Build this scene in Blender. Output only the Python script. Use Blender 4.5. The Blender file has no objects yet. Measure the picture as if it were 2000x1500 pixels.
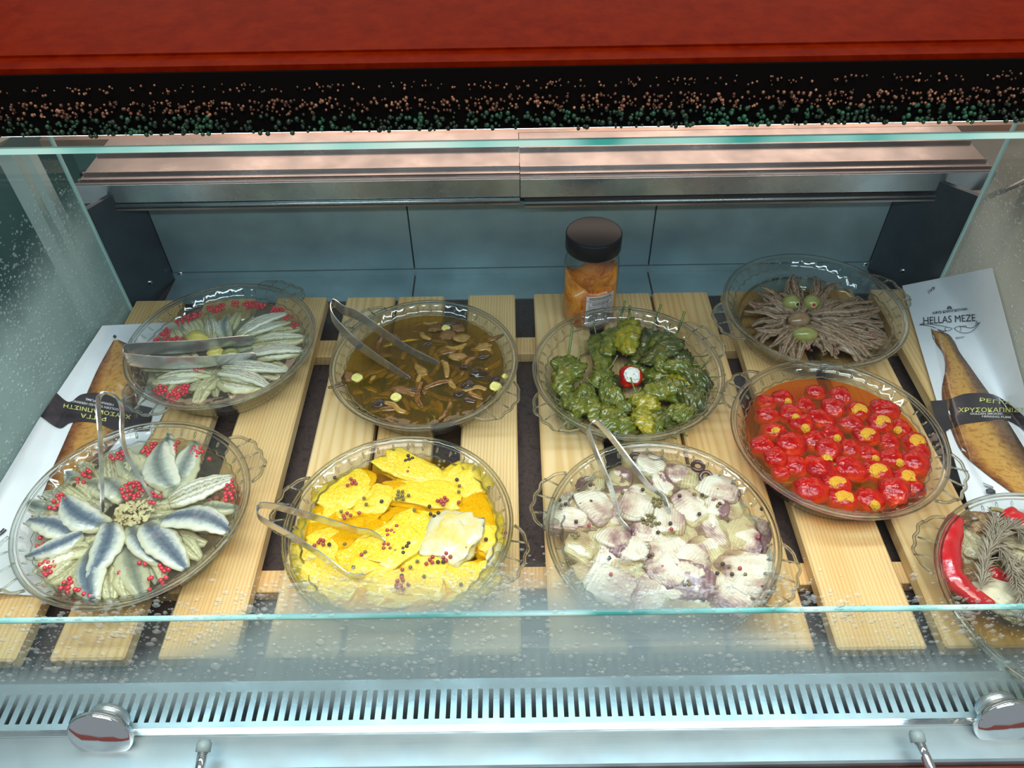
import bpy, math, random
import numpy as np
from mathutils import Vector, Matrix, noise
random.seed(7)
sc = bpy.context.scene
COL = sc.collection
PI = math.pi

# ------------------------------------------------------------------ camera
F = 1496.0
R = Matrix(((0.99988, -0.008043, -0.013212), (-0.015033, -0.706374, -0.707679), (-0.003641, 0.707793, -0.70641)))  # world -> (right, down, forward)
CAMP = Vector((0, 0, 0.75))
cam = bpy.data.cameras.new('camera'); co = bpy.data.objects.new('camera', cam); COL.objects.link(co)
rt = Vector(R[0]); dn = Vector(R[1]); fw = Vector(R[2])
m = Matrix.Identity(4)
for i in range(3):
    m[i][0] = rt[i]; m[i][1] = -dn[i]; m[i][2] = -fw[i]; m[i][3] = CAMP[i]
co.matrix_world = m
cam.sensor_width = 36.0; cam.lens = F / 2000.0 * 36.0; cam.clip_start = 0.02
sc.camera = co

# ------------------------------------------------------------------ world, lights, exposure
w = bpy.data.worlds.new('shop'); sc.world = w; w.use_nodes = True
w.node_tree.nodes['Background'].inputs[0].default_value = (0.78, 0.86, 0.92, 1)
w.node_tree.nodes['Background'].inputs[1].default_value = 0.30
def area(name, loc, rot, sx, sy, power, col):
    l = bpy.data.lights.new(name, 'AREA'); l.shape = 'RECTANGLE'; l.size = sx; l.size_y = sy; l.energy = power; l.color = col
    o = bpy.data.objects.new(name, l); COL.objects.link(o); o.location = loc; o.rotation_euler = rot; return o
area('canopy_led_strip', (0, 0.495, 0.508), (math.radians(-10), 0, 0), 1.25, 0.05, 4.9, (0.72, 0.93, 1.0))
area('warm_back_fill', (0, 2.45, 1.0), (math.radians(-72), 0, 0), 3.0, 0.5, 14, (1.0, 0.72, 0.56))  # added warm fill from behind, aimed to tint the door track pinkish
area('ceiling_lamp_high', (0, -0.2, 3.0), (0, 0, 0), 3.0, 1.0, 44, (1.0, 0.84, 0.66))
area('ceiling_lamp_over_customer', (0.2, -0.7, 2.3), (math.radians(24), 0, 0), 2.0, 0.45, 27, (1.0, 0.93, 0.84))
sc.view_settings.view_transform = 'Standard'; sc.view_settings.look = 'None'
sc.view_settings.gamma = 1.0; sc.view_settings.use_curve_mapping = False
sc.view_settings.exposure = 0.22
sc.cycles.transparent_max_bounces = 40
sc.cycles.max_bounces = 8; sc.cycles.diffuse_bounces = 3; sc.cycles.glossy_bounces = 4; sc.cycles.transmission_bounces = 8
sc.cycles.caustics_reflective = False; sc.cycles.caustics_refractive = False
sc.cycles.sample_clamp_indirect = 4.0

def at(px, py, z=0.0):
    d = (rt * ((px - 1000) / F) + dn * ((py - 750) / F) + fw)
    return CAMP + d * ((z - CAMP.z) / d.z)
def aty(px, py, y):
    d = (rt * ((px - 1000) / F) + dn * ((py - 750) / F) + fw)
    return CAMP + d * (y / d.y)

# ------------------------------------------------------------------ materials
def nt(name):
    mt = bpy.data.materials.new(name); mt.use_nodes = True
    n = mt.node_tree; n.nodes.clear()
    out = n.nodes.new('ShaderNodeOutputMaterial')
    return mt, n, out
def N(n, typ, **kw):
    nd = n.nodes.new(typ)
    for k, v in kw.items():
        if k.startswith('i_'):
            key = k[2:]
            key = int(key) if key.isdigit() else key.replace('_', ' ')
            nd.inputs[key].default_value = v
        else: setattr(nd, k, v)
    return nd
def c4(c): return (c[0], c[1], c[2], 1)
def coords(n, kind='Object', scale=(1, 1, 1)):
    tc = n.nodes.new('ShaderNodeTexCoord'); mp = n.nodes.new('ShaderNodeMapping'); mp.inputs['Scale'].default_value = scale
    n.links.new(tc.outputs[kind], mp.inputs[0]); return mp.outputs[0]
def ramp(n, src, stops, interp='LINEAR'):
    r = n.nodes.new('ShaderNodeValToRGB'); r.color_ramp.interpolation = interp
    el = r.color_ramp.elements
    while len(el) < len(stops): el.new(0.5)
    for e, (p, c) in zip(el, stops): e.position = p; e.color = c4(c)
    n.links.new(src, r.inputs[0]); return r.outputs[0]
def noise_t(n, vec, scale, detail=3, rough=0.55, dist=0.0):
    t = N(n, 'ShaderNodeTexNoise', i_Scale=scale, i_Detail=detail, i_Roughness=rough, i_Distortion=dist)
    n.links.new(vec, t.inputs['Vector']); return t.outputs[0]
def prin(n, out, rough=0.5, metal=0.0, spec=0.5, coat=0.0, col=None):
    b = n.nodes.new('ShaderNodeBsdfPrincipled')
    b.inputs['Roughness'].default_value = rough; b.inputs['Metallic'].default_value = metal
    b.inputs['Specular IOR Level'].default_value = spec; b.inputs['Coat Weight'].default_value = coat
    b.inputs['Coat Roughness'].default_value = 0.08
    if col is not None: b.inputs['Base Color'].default_value = c4(col)
    n.links.new(b.outputs[0], out.inputs[0]); return b
def bump(n, b, h, strength=0.3, dist=0.002):
    bp = N(n, 'ShaderNodeBump', i_Strength=strength, i_Distance=dist)
    n.links.new(h, bp.inputs['Height']); n.links.new(bp.outputs[0], b.inputs['Normal'])
def M(name, stops, scale=60, rough=0.4, metal=0.0, spec=0.5, coat=0.0, bs=0.0, bscale=None, bd=0.002, vec=(1, 1, 1), detail=3, dist=0.0, kind='Object'):
    mt, n, out = nt(name); b = prin(n, out, rough, metal, spec, coat)
    if len(stops) == 1: b.inputs['Base Color'].default_value = c4(stops[0]); v = None
    v = coords(n, kind, vec)
    if len(stops) > 1:
        k = len(stops)
        nz = noise_t(n, v, scale, detail, dist=dist)
        n.links.new(ramp(n, nz, [(0.3 + 0.4 * i / (k - 1), s) for i, s in enumerate(stops)]), b.inputs['Base Color'])
    if bs: bump(n, b, noise_t(n, v, bscale or scale * 2, 3), bs, bd)
    return mt
def schlick(n, f0=0.04, k=0.9):
    lw = N(n, 'ShaderNodeLayerWeight', i_Blend=0.5)
    p = N(n, 'ShaderNodeMath', operation='POWER'); n.links.new(lw.outputs['Facing'], p.inputs[0]); p.inputs[1].default_value = 5.0
    q = N(n, 'ShaderNodeMath', operation='MULTIPLY_ADD'); n.links.new(p.outputs[0], q.inputs[0]); q.inputs[1].default_value = k; q.inputs[2].default_value = f0
    return q.outputs[0]
def glass_thin(name, tint=(0.96, 0.98, 0.97), edge=(0.55, 0.66, 0.62), refl=0.9, rough=0.03, blend=0.25, haze=None):
    """thin transparent sheet: tinted see-through + fresnel reflection, denser where seen edge-on"""
    mt, n, out = nt(name)
    lw = N(n, 'ShaderNodeLayerWeight', i_Blend=blend)
    tr = n.nodes.new('ShaderNodeBsdfTransparent')
    n.links.new(ramp(n, lw.outputs['Facing'], [(0.0, tint), (0.55, tint), (1.0, edge)]), tr.inputs[0])
    gl = N(n, 'ShaderNodeBsdfGlossy', i_Roughness=rough)
    gl.inputs[0].default_value = (refl, refl, refl, 1)
    fr = schlick(n)
    mx = n.nodes.new('ShaderNodeMixShader')
    n.links.new(fr, mx.inputs[0]); n.links.new(tr.outputs[0], mx.inputs[1]); n.links.new(gl.outputs[0], mx.inputs[2])
    last = mx.outputs[0]
    if haze:
        df = N(n, 'ShaderNodeBsdfDiffuse'); df.inputs[0].default_value = c4(haze[0])
        m2 = N(n, 'ShaderNodeMixShader', i_0=haze[1])
        n.links.new(last, m2.inputs[1]); n.links.new(df.outputs[0], m2.inputs[2]); last = m2.outputs[0]
    if haze is not None or name.startswith('clear_oil'):
        h = noise_t(n, coords(n), 38, 2); bp = N(n, 'ShaderNodeBump', i_Strength=0.25, i_Distance=0.004); n.links.new(h, bp.inputs['Height']); n.links.new(bp.outputs[0], gl.inputs['Normal'])
    n.links.new(last, out.inputs[0]); return mt
def wood(name, seed):
    mt, n, out = nt(name); b = prin(n, out, 0.62, 0, 0.3)
    tc = n.nodes.new('ShaderNodeTexCoord'); mp = n.nodes.new('ShaderNodeMapping')
    mp.inputs['Location'].default_value = (seed * 0.37, seed * 1.3, 0.2 * seed); mp.inputs['Rotation'].default_value = (0, 0, 0.02 * ((seed % 3) - 1))
    n.links.new(tc.outputs['Object'], mp.inputs[0])
    wv = N(n, 'ShaderNodeTexWave', wave_type='BANDS', bands_direction='X', i_Scale=(58, 30, 75, 22, 48, 66)[seed % 6], i_Distortion=(5.0, 9.0, 4.0, 11.0, 6.0, 5.0)[seed % 6], i_Detail=2.0)
    wv.inputs['Detail Scale'].default_value = 1.4
    m2 = n.nodes.new('ShaderNodeMapping'); m2.inputs['Scale'].default_value = (1, 0.06, 1); n.links.new(mp.outputs[0], m2.inputs[0])
    n.links.new(m2.outputs[0], wv.inputs['Vector'])
    big = noise_t(n, m2.outputs[0], 14, 2)
    ca = ramp(n, wv.outputs[0], [(0.0, (0.64, 0.41, 0.17)), (0.35, (0.71, 0.485, 0.225)), (1.0, (0.74, 0.53, 0.27))])
    cb = ramp(n, big, [(0.35, (0.92, 0.80, 0.66)), (0.6, (1, 1, 1))])
    mx = N(n, 'ShaderNodeMix', data_type='RGBA', blend_type='MULTIPLY'); mx.inputs[0].default_value = 0.9
    n.links.new(ca, mx.inputs[6]); n.links.new(cb, mx.inputs[7])
    sp = noise_t(n, mp.outputs[0], 30, 4, 0.7)
    st = ramp(n, sp, [(0.70, (1, 1, 1)), (0.80, (0.45, 0.28, 0.15))])
    m3 = N(n, 'ShaderNodeMix', data_type='RGBA', blend_type='MULTIPLY'); m3.inputs[0].default_value = 0.5
    n.links.new(mx.outputs[2], m3.inputs[6]); n.links.new(st, m3.inputs[7])
    n.links.new(m3.outputs[2], b.inputs['Base Color'])
    bump(n, b, wv.outputs[0], 0.05, 0.0004); return mt
def steel(name, col, rough=0.3, stretch=(0.02, 1, 1), bs=0.08, c2=None, metal=0.85):
    mt, n, out = nt(name); b = prin(n, out, rough, metal, 0.5)
    v = coords(n, 'Object', stretch)
    h = noise_t(n, v, 260, 3, 0.7)
    v2 = coords(n, 'Object', (1, 1, 1))
    big = noise_t(n, v2, 7, 4, 0.6)
    n.links.new(ramp(n, big, [(0.3, c2 or tuple(x * 0.8 for x in col)), (0.7, col)]), b.inputs['Base Color'])
    bump(n, b, h, bs, 0.001)
    n.links.new(ramp(n, noise_t(n, v2, 20, 4), [(0.3, (rough * 0.8,) * 3), (0.7, (rough * 1.3,) * 3)]), b.inputs['Roughness'])
    return mt
# painted steel of the well: satin metal with a matte share
WOODS = [wood('pine_%d' % i, i) for i in range(6)]
M_STEEL = steel('brushed_steel', (0.72, 0.78, 0.82), 0.32)
M_LEDGE = steel('ledge_steel', (0.44, 0.58, 0.64), 0.46, c2=(0.35, 0.48, 0.55))
M_WALL = steel('well_steel', (0.40, 0.53, 0.55), 0.42, c2=(0.27, 0.38, 0.42), metal=.55)
M_FLOOR = M('well_floor_painted_reflection', [(0.045, 0.030, 0.028), (0.10, 0.068, 0.060), (0.055, 0.038, 0.036)], scale=42, rough=0.4, metal=0.2, dist=3.5)  # steel floor; the brown swirled reflection is painted into its colour
M_TRACK = steel('track_aluminium', (0.46, 0.40, 0.38), 0.30, c2=(0.32, 0.28, 0.27))  # pinkish cast of the warm reflection mixed into the aluminium colour
M_LIP = steel('lip_aluminium', (0.62, 0.70, 0.72), 0.25, c2=(0.36, 0.42, 0.44))
M_CHROME = M('polished_chrome', [(0.78, 0.80, 0.82)], rough=0.08, metal=1.0)
M_TONG = steel('tong_steel', (0.70, 0.72, 0.72), 0.2, stretch=(1, 1, 1), bs=0.03)
M_BLACKP = M('black_plastic', [(0.010, 0.010, 0.011)], rough=0.3, spec=0.12)
M_BLACKM = M('black_matte', [(0.003, 0.0025, 0.0025)], rough=0.9, spec=0.05)
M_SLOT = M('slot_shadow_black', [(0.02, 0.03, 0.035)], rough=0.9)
M_DISH = glass_thin('dish_glass', (0.965, 0.97, 0.96), (0.36, 0.42, 0.39), 1.0, 0.03, 0.42)
M_RIM, n_, out_ = nt('dish_rim_glass')
g_ = N(n_, 'ShaderNodeBsdfGlass', i_Roughness=0.03, i_IOR=1.45); g_.inputs[0].default_value = (0.93, 0.95, 0.93, 1)
t_ = n_.nodes.new('ShaderNodeBsdfTransparent'); t_.inputs[0].default_value = (.86, .88, .86, 1); m_ = N(n_, 'ShaderNodeMixShader', i_0=.35)
n_.links.new(g_.outputs[0], m_.inputs[1]); n_.links.new(t_.outputs[0], m_.inputs[2]); n_.links.new(m_.outputs[0], out_.inputs[0])
M_JARG = glass_thin('jar_glass', (0.90, 0.92, 0.86), (0.35, 0.38, 0.30), 1.0, 0.04, 0.4)
M_TEAL = None
def teal_edge():
    mt, n, out = nt('glass_edge_teal'); b = prin(n, out, 0.15, 0, 0.6, 0.5, (0.03, 0.32, 0.30))
    v = coords(n, 'Object', (1, 1, 1))
    n.links.new(ramp(n, noise_t(n, v, 9, 2), [(0.40, (0.03, 0.30, 0.28)), (0.52, (0.30, 0.62, 0.60)), (0.7, (0.62, 0.82, 0.80))]), b.inputs['Base Color'])
    return mt
M_TEAL = teal_edge()

# ------------------------------------------------------------------ mesh helpers
def mesh(name, V, Fc, mt=None, smooth=True, uv=None):
    me = bpy.data.meshes.new(name); me.from_pydata([tuple(v) for v in V], [], Fc); me.update()
    if smooth: me.polygons.foreach_set('use_smooth', [True] * len(me.polygons))
    if uv is not None:
        ul = me.uv_layers.new(name='UVMap')
        li = np.zeros(len(me.loops), dtype=np.int32); me.loops.foreach_get('vertex_index', li)
        ul.data.foreach_set('uv', np.array(uv, dtype=np.float32)[li].ravel())
    if mt: me.materials.append(mt)
    return me
def link(name, me, parent=None, loc=(0, 0, 0), rot=(0, 0, 0), scale=(1, 1, 1)):
    o = bpy.data.objects.new(name, me); COL.objects.link(o)
    o.location = loc; o.rotation_euler = rot; o.scale = scale
    if parent: o.parent = parent
    return o
def tag(o, label, cat, group=None, kind=None):
    o['label'] = label; o['category'] = cat
    if group: o['group'] = group
    if kind: o['kind'] = kind
    return o
def thing(name, label, cat, loc=(0, 0, 0), rot=(0, 0, 0), group=None):
    return tag(link(name, None, None, loc, rot), label, cat, group)
def struct(name, me, loc=(0, 0, 0), rot=(0, 0, 0)):
    o = link(name, me, None, loc, rot); o['kind'] = 'structure'; return o
class MB:
    def __init__(s): s.V = []; s.F = []
    def add(s, V, Fc):
        k = len(s.V); s.V += [tuple(v) for v in V]; s.F += [tuple(i + k for i in f) for f in Fc]; return s
    def box(s, x0, x1, y0, y1, z0, z1, b=0.0):
        if b <= 0:
            V = [(x, y, z) for z in (z0, z1) for y in (y0, y1) for x in (x0, x1)]
            return s.add(V, [(0, 2, 3, 1), (4, 5, 7, 6), (0, 1, 5, 4), (2, 6, 7, 3), (0, 4, 6, 2), (1, 3, 7, 5)])
        # chamfered box
        V = []; 
        for sx in (0, 1):
            for sy in (0, 1):
                for sz in (0, 1):
                    X = x1 if sx else x0; Y = y1 if sy else y0; Z = z1 if sz else z0
                    dx = -b if sx else b; dy = -b if sy else b; dz = -b if sz else b
                    V += [(X, Y + dy, Z + dz), (X + dx, Y, Z + dz), (X + dx, Y + dy, Z)]
        def i(sx, sy, sz, k): return (sx * 4 + sy * 2 + sz) * 3 + k
        Fc = [(i(0,0,0,0), i(0,0,1,0), i(0,1,1,0), i(0,1,0,0)), (i(1,0,0,0), i(1,1,0,0), i(1,1,1,0), i(1,0,1,0)),
              (i(0,0,0,1), i(1,0,0,1), i(1,0,1,1), i(0,0,1,1)), (i(0,1,0,1), i(0,1,1,1), i(1,1,1,1), i(1,1,0,1)),
              (i(0,0,0,2), i(0,1,0,2), i(1,1,0,2), i(1,0,0,2)), (i(0,0,1,2), i(1,0,1,2), i(1,1,1,2), i(0,1,1,2))]
        for a in (0, 1):
            for c in (0, 1):
                Fc += [(i(a,c,0,0), i(a,c,1,0), i(a,c,1,1), i(a,c,0,1)), (i(a,0,c,0), i(a,1,c,0), i(a,1,c,2), i(a,0,c,2)), (i(0,a,c,1), i(1,a,c,1), i(1,a,c,2), i(0,a,c,2))]
                for e in (0, 1): Fc.append((i(a,c,e,0), i(a,c,e,1), i(a,c,e,2)))
        return s.add(V, Fc)
    def tube(s, pts, r, n=10, caps=True, flat=1.0):
        pts = [Vector(p) for p in pts]; rr = r if isinstance(r, (list, tuple)) else [r] * len(pts)
        V = []; up = Vector((0, 0, 1)); prev = None
        for k, p in enumerate(pts):
            t = (pts[min(k + 1, len(pts) - 1)] - pts[max(k - 1, 0)]).normalized()
            if prev is None:
                a = t.cross(up); a = a if a.length > 1e-3 else t.cross(Vector((1, 0, 0)))
            else: a = prev - t * prev.dot(t)
            a.normalize(); prev = a; b = t.cross(a)
            for j in range(n):
                an = 2 * PI * j / n; V.append(p + a * math.cos(an) * rr[k] + b * math.sin(an) * rr[k] * flat)
        Fc = []
        for k in range(len(pts) - 1):
            for j in range(n): Fc.append((k * n + j, k * n + (j + 1) % n, (k + 1) * n + (j + 1) % n, (k + 1) * n + j))
        if caps: Fc.append(tuple(range(n - 1, -1, -1))); Fc.append(tuple((len(pts) - 1) * n + j for j in range(n)))
        return s.add(V, Fc)
    def lathe(s, prof, n=64, mod=None, c=(0, 0, 0)):
        V = []
        for k, (r, z) in enumerate(prof):
            for j in range(n):
                a = 2 * PI * j / n; q = r if mod is None else mod(k, a, r)
                V.append((c[0] + q * math.cos(a), c[1] + q * math.sin(a), c[2] + z))
        Fc = []
        for k in range(len(prof) - 1):
            for j in range(n): Fc.append((k * n + j, k * n + (j + 1) % n, (k + 1) * n + (j + 1) % n, (k + 1) * n + j))
        return s.add(V, Fc)
    def prism(s, poly, y0, y1, axis='x'):
        """extrude a (a,b) polygon along an axis between two stations"""
        n = len(poly); V = []
        for q in (y0, y1):
            for (a, b) in poly: V.append({'x': (q, a, b), 'y': (a, q, b), 'z': (a, b, q)}[axis])
        Fc = [tuple(range(n - 1, -1, -1)), tuple(range(n, 2 * n))] + [(i, (i + 1) % n, (i + 1) % n + n, i + n) for i in range(n)]
        return s.add(V, Fc)
    def me(s, name, mt, smooth=False): return mesh(name, s.V, s.F, mt, smooth)
def uvsphere(nu=16, nv=10):
    V = [(0, 0, -1)]
    for i in range(1, nv):
        a = -PI / 2 + PI * i / nv
        for j in range(nu): V.append((math.cos(a) * math.cos(2 * PI * j / nu), math.cos(a) * math.sin(2 * PI * j / nu), math.sin(a)))
    V.append((0, 0, 1)); T = len(V) - 1
    Fc = [(0, 1 + (j + 1) % nu, 1 + j) for j in range(nu)]
    for i in range(nv - 2):
        for j in range(nu): Fc.append((1 + i * nu + j, 1 + i * nu + (j + 1) % nu, 1 + (i + 1) * nu + (j + 1) % nu, 1 + (i + 1) * nu + j))
    Fc += [(T, 1 + (nv - 2) * nu + j, 1 + (nv - 2) * nu + (j + 1) % nu) for j in range(nu)]
    return V, Fc
def blob(name, s, mt, power=1.0, nz=(), seed=0, res=(32, 20), flatb=None):
    """rounded lump: superquadric with layered noise"""
    V, Fc = uvsphere(*res); out = []
    sd = Vector((seed * 3.17, seed * 1.7, seed * 2.3))
    for p in V:
        v = Vector(p); q = Vector([math.copysign(abs(c) ** power, c) for c in v]); 
        k = 1.0
        for (f, a) in nz: k += a * noise.noise(v * f + sd)
        q *= k
        q = Vector((q.x * s[0], q.y * s[1], q.z * s[2]))
        if flatb is not None and q.z < -flatb: q.z = -flatb
        out.append(q)
    return mesh(name, out, Fc, mt, True)
def fillet(name, L, W, H, mt, seed=0, bend=0.0, arch=0.004, groove=0.5, ragged=0.12, tail=0.25, nu=30, nv=20, wav=0.0, tip=0.1):
    """long leaf of fish: pointed ends, grooved back, ragged edges; UV = (along, across)"""
    V = []; UV = []; rnd = Vector((seed * 1.9, seed * 0.7, seed))
    for i in range(nu + 1):
        u = i / nu
        wd = (math.sin(PI * min(1, max(0, u * 0.90 + 0.07))) ** 0.42) * (1 - tail * u * u) 
        wd = max(wd, tip if u < 0.5 else tip * 0.5)
        rg = 1 + ragged * noise.noise(Vector((u * 9, 0, 0)) + rnd)
        rg2 = 1 + ragged * noise.noise(Vector((u * 9, 5, 0)) + rnd)
        x = (u - 0.5) * L; a = bend * (u - 0.5) ; cx = x * math.cos(a); cy = x * math.sin(a) * 1.0
        cz = arch * math.sin(PI * u) + wav * math.sin(u * 11 + seed)
        for j in range(nv):
            t = 2 * PI * j / nv; yn = math.cos(t); top = math.sin(t)
            y = yn * W * wd * (rg if yn > 0 else rg2)
            z = (top * H if top > 0 else top * H * 0.35) * (0.35 + 0.65 * wd)
            if top > 0: z *= (1 - groove * math.exp(-(yn / 0.16) ** 2)); 
            z += 0.10 * H * noise.noise(Vector((u * 14, yn * 3, 2)) + rnd) * 2
            V.append((cx, cy + y, cz + z)); UV.append((u, yn * 0.5 + 0.5))
    Fc = []
    for i in range(nu):
        for j in range(nv): Fc.append((i * nv + j, (i + 1) * nv + j, (i + 1) * nv + (j + 1) % nv, i * nv + (j + 1) % nv))
    Fc.append(tuple(range(nv))); Fc.append(tuple(nu * nv + j for j in range(nv - 1, -1, -1)))
    return mesh(name, V, Fc, mt, True, UV)
def spine(pts, n=24):
    """smooth curve through points (Catmull-Rom)"""
    P = [Vector(p) for p in pts]; P = [P[0] * 2 - P[1]] + P + [P[-1] * 2 - P[-2]]; out = []
    segs = len(P) - 3
    for s in range(segs):
        k = max(2, n // segs)
        for i in range(k):
            t = i / k; a, b, c, d = P[s:s + 4]
            out.append(0.5 * ((2 * b) + (c - a) * t + (2 * a - 5 * b + 4 * c - d) * t * t + (3 * b - a - 3 * c + d) * t ** 3))
    out.append(P[-2]); return out

# ------------------------------------------------------------------ where-phrases
DISH = {
 'D1': dict(c=(-.4015, .7881), r=.1275, h=(62, -123), n='rear left dish'),
 'D2': dict(c=(-.1208, .7493), r=.1255, h=(138, -38), n='mushroom dish'),
 'D3': dict(c=(.1489, .7277), r=.1250, h=(-142, 27), n='green pepper dish'),
 'D4': dict(c=(.4285, .8480), r=.1270, h=(-168, 16), n='rear right dish'),
 'D5': dict(c=(.3886, .6094), r=.1260, h=(141, -34), n='red pepper dish'),
 'D6': dict(c=(-.4280, .5127), r=.1270, h=(33, -145), n='front left dish'),
 'D7': dict(c=(-.1298, .4875), r=.1255, h=(167, -20), n='yellow dish'),
 'D8': dict(c=(.1571, .4744), r=.1255, h=(159, -27), n='purple fish dish'),
 'D9': dict(c=(.552, .392), r=.124, h=(150, -21), n='roasted vegetable dish'),
}
WH = []
def where(dk, x, y, what):
    """books a place phrase; the wording is settled once every thing stands (see the end)"""
    WH.append((dk, x, y, what)); return '@%d@' % (len(WH) - 1)
HOURS = ['twelve', 'one', 'two', 'three', 'four', 'five', 'six', 'seven', 'eight', 'nine', 'ten', 'eleven']
def settle():
    cells = {}
    for i, (dk, x, y, what) in enumerate(WH):
        d = DISH[dk]; dx = x - d['c'][0]; dy = y - d['c'][1]; r = math.hypot(dx, dy) / 0.105
        q = int(round((math.degrees(math.atan2(dx, dy)) % 360) / 7.5)) % 48; h, f = divmod(q, 4)
        t = [HOURS[h] + " o'clock", 'quarter past ' + HOURS[h], 'half past ' + HOURS[h], 'quarter to ' + HOURS[(h + 1) % 12]][f]
        zone = ['in the middle', 'near the middle', 'halfway out', 'near the rim', 'at the rim'][min(4, int(r * 4.4))]
        if r < .10: t = ''
        cells.setdefault((what, zone, d['n'], t), []).append((x, -y, i))
    out = {}
    for (what, zone, n, t), L in cells.items():
        L.sort(); ext = {1: [''], 2: [', left one', ', right one'], 3: [', left one', ', middle one', ', right one']}.get(len(L)) or ([', leftmost', ', inner left one'] + [', inner one'] * (len(L) - 4) + [', inner right one', ', rightmost'])
        for e, (_, _, i) in zip(ext, L): out[i] = '%s %s of the %s%s%s' % (what, zone, n, (' at ' + t) if t else '', e)
    for o in COL.objects:
        l = o.get('label')
        if l and l[0] == '@': o['label'] = out[int(l[1:-1])]

# ================================================================== THE CASE
XL, XR = -0.60, 0.655
ZF = -0.037
# floor of the well
struct('floor', MB().box(-0.66, 0.72, 0.344, 1.06, ZF - 0.01, ZF).me('floor', M_FLOOR))
# back wall of three steel sheets with dark joints, bottom skirting, row of air slots, screws
wb = struct('wall_back', MB().box(-0.66, 0.72, 1.06, 1.07, ZF, 0.16).me('wall_back', M_SLOT))
edges = [-0.575, -0.166, 0.228, 0.60]
m_ = MB()
for a, b in zip(edges[:-1], edges[1:]): m_.box(a + .001, b - .001, 1.052, 1.06, -0.022, 0.105, .0006)
m_.me('x', M_WALL)
link('steel_sheet', m_.me('steel_sheet', M_WALL), wb)
m_ = MB()
for a, b in zip(edges[:-1], edges[1:]): m_.box(a + .0015, b - .0015, 0.985, 1.0515, ZF, ZF + 0.0015)
m_.box(-0.575, 0.60, 1.0517, 1.0597, ZF, -0.0235)
link('rear_floor_sheet', m_.me('rear_floor_sheet', M_WALL), wb)
m_ = MB(); x = -0.16
while x < 0.52:
    m_.box(x, x + 0.034, 1.0505, 1.0518, 0.1025, 0.1055); x += 0.0445
link('air_slot', m_.me('air_slot', M_BLACKM), wb)
for i, (px, py) in enumerate([(352, 535), (1690, 517), (245, 535), (1818, 512)]):
    p = aty(px, py, 1.05)
    if i > 1: continue
    link('screw', MB().lathe([(0, 0.003), (0.0025, 0.003), (0.0042, 0.0015), (0.0045, 0)], 16).me('screw', M_CHROME, True), wb, (p.x, 1.0515, p.z), (PI / 2, 0, 0))
# canted corner sheets and side sheets
def side(xs, nm):
    o = struct(nm, MB().box(min(xs * 1, xs + math.copysign(.008, xs)), max(xs, xs + math.copysign(.008, xs)), 0.344, 1.06, ZF, 0.0).me(nm, M_WALL))
    s = 1 if xs > 0 else -1
    xi = 0.60 if s > 0 else -0.575; 
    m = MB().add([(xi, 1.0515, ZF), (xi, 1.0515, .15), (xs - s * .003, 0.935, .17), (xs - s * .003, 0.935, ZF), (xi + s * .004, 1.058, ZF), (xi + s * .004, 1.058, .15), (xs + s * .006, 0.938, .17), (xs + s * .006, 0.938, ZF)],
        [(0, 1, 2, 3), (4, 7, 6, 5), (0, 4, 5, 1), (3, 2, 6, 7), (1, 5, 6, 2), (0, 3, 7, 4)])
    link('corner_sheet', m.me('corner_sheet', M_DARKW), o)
    link('screw', MB().lathe([(0, 0.003), (0.0025, 0.003), (0.0042, 0.0015), (0.0045, 0)], 16).me('screw', M_CHROME, True), o, ((xi + xs) / 2 - s * .002, 0.996, 0.0), (PI / 2, 0, -s * 0.2))
    return o
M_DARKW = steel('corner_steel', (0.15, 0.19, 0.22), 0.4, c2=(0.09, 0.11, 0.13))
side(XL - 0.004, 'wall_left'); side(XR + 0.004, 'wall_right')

# rear sliding-door track, in two offset lengths
def track(name, x0, x1, dz, lip, label):
    t = thing(name, label, 'track')
    z = 0.174 + dz
    body = [(1.0, z - .030), (1.0, z), (1.004, z + .0005), (1.004, z - .003), (1.012, z - .003), (1.012, z + .001), (1.015, z + .001), (1.015, z - .002), (1.030, z - .002), (1.030, z + .0025), (1.033, z + .0025), (1.034, z - .001),
            (1.085, z - .001), (1.085, z + .004), (1.088, z + .004), (1.09, z), (1.14, z), (1.14, z - .006), (1.006, z - .008), (1.006, z - .030)]
    link('rail_profile', MB().prism(body, x0, x1).me('rail_profile', M_TRACK), t)
    link('front_face', MB().box(x0, x1, 0.9975, 0.9998, z - .030, z - .0008, .0004).me('front_face', M_LIP), t)
    b = z - .030 if lip else z - .034
    link('lower_bead', MB().tube([(x0 + .004 + (0.004 if lip else 0), .996, b - .004), (x1, .996, b - .004)], 0.0035 if lip else 0.0025, 8).me('lower_bead', M_LIP, True), t)
    link('lower_lip', MB().box(x0 + .006, x1, .993, 1.052, b - .0105, b - .0075).me('lower_lip', M_TRACK), t)
    return t
track('door_track', -0.637, 0.0115, 0.0015, True, 'left aluminium sliding door track along the back, scratched, with protruding bright lip')
track('door_track', 0.0125, 0.704, 0.0, False, 'right aluminium sliding door track along the back, plain grey front face')
# counter top behind the track (steel, pinkish warm reflection put into its colour)
struct('trim_1', MB().box(-0.75, 0.85, 1.141, 1.60, 0.150, 0.174).me('trim_1', steel('worktop_steel', (0.55, 0.40, 0.33), 0.35)))
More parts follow.
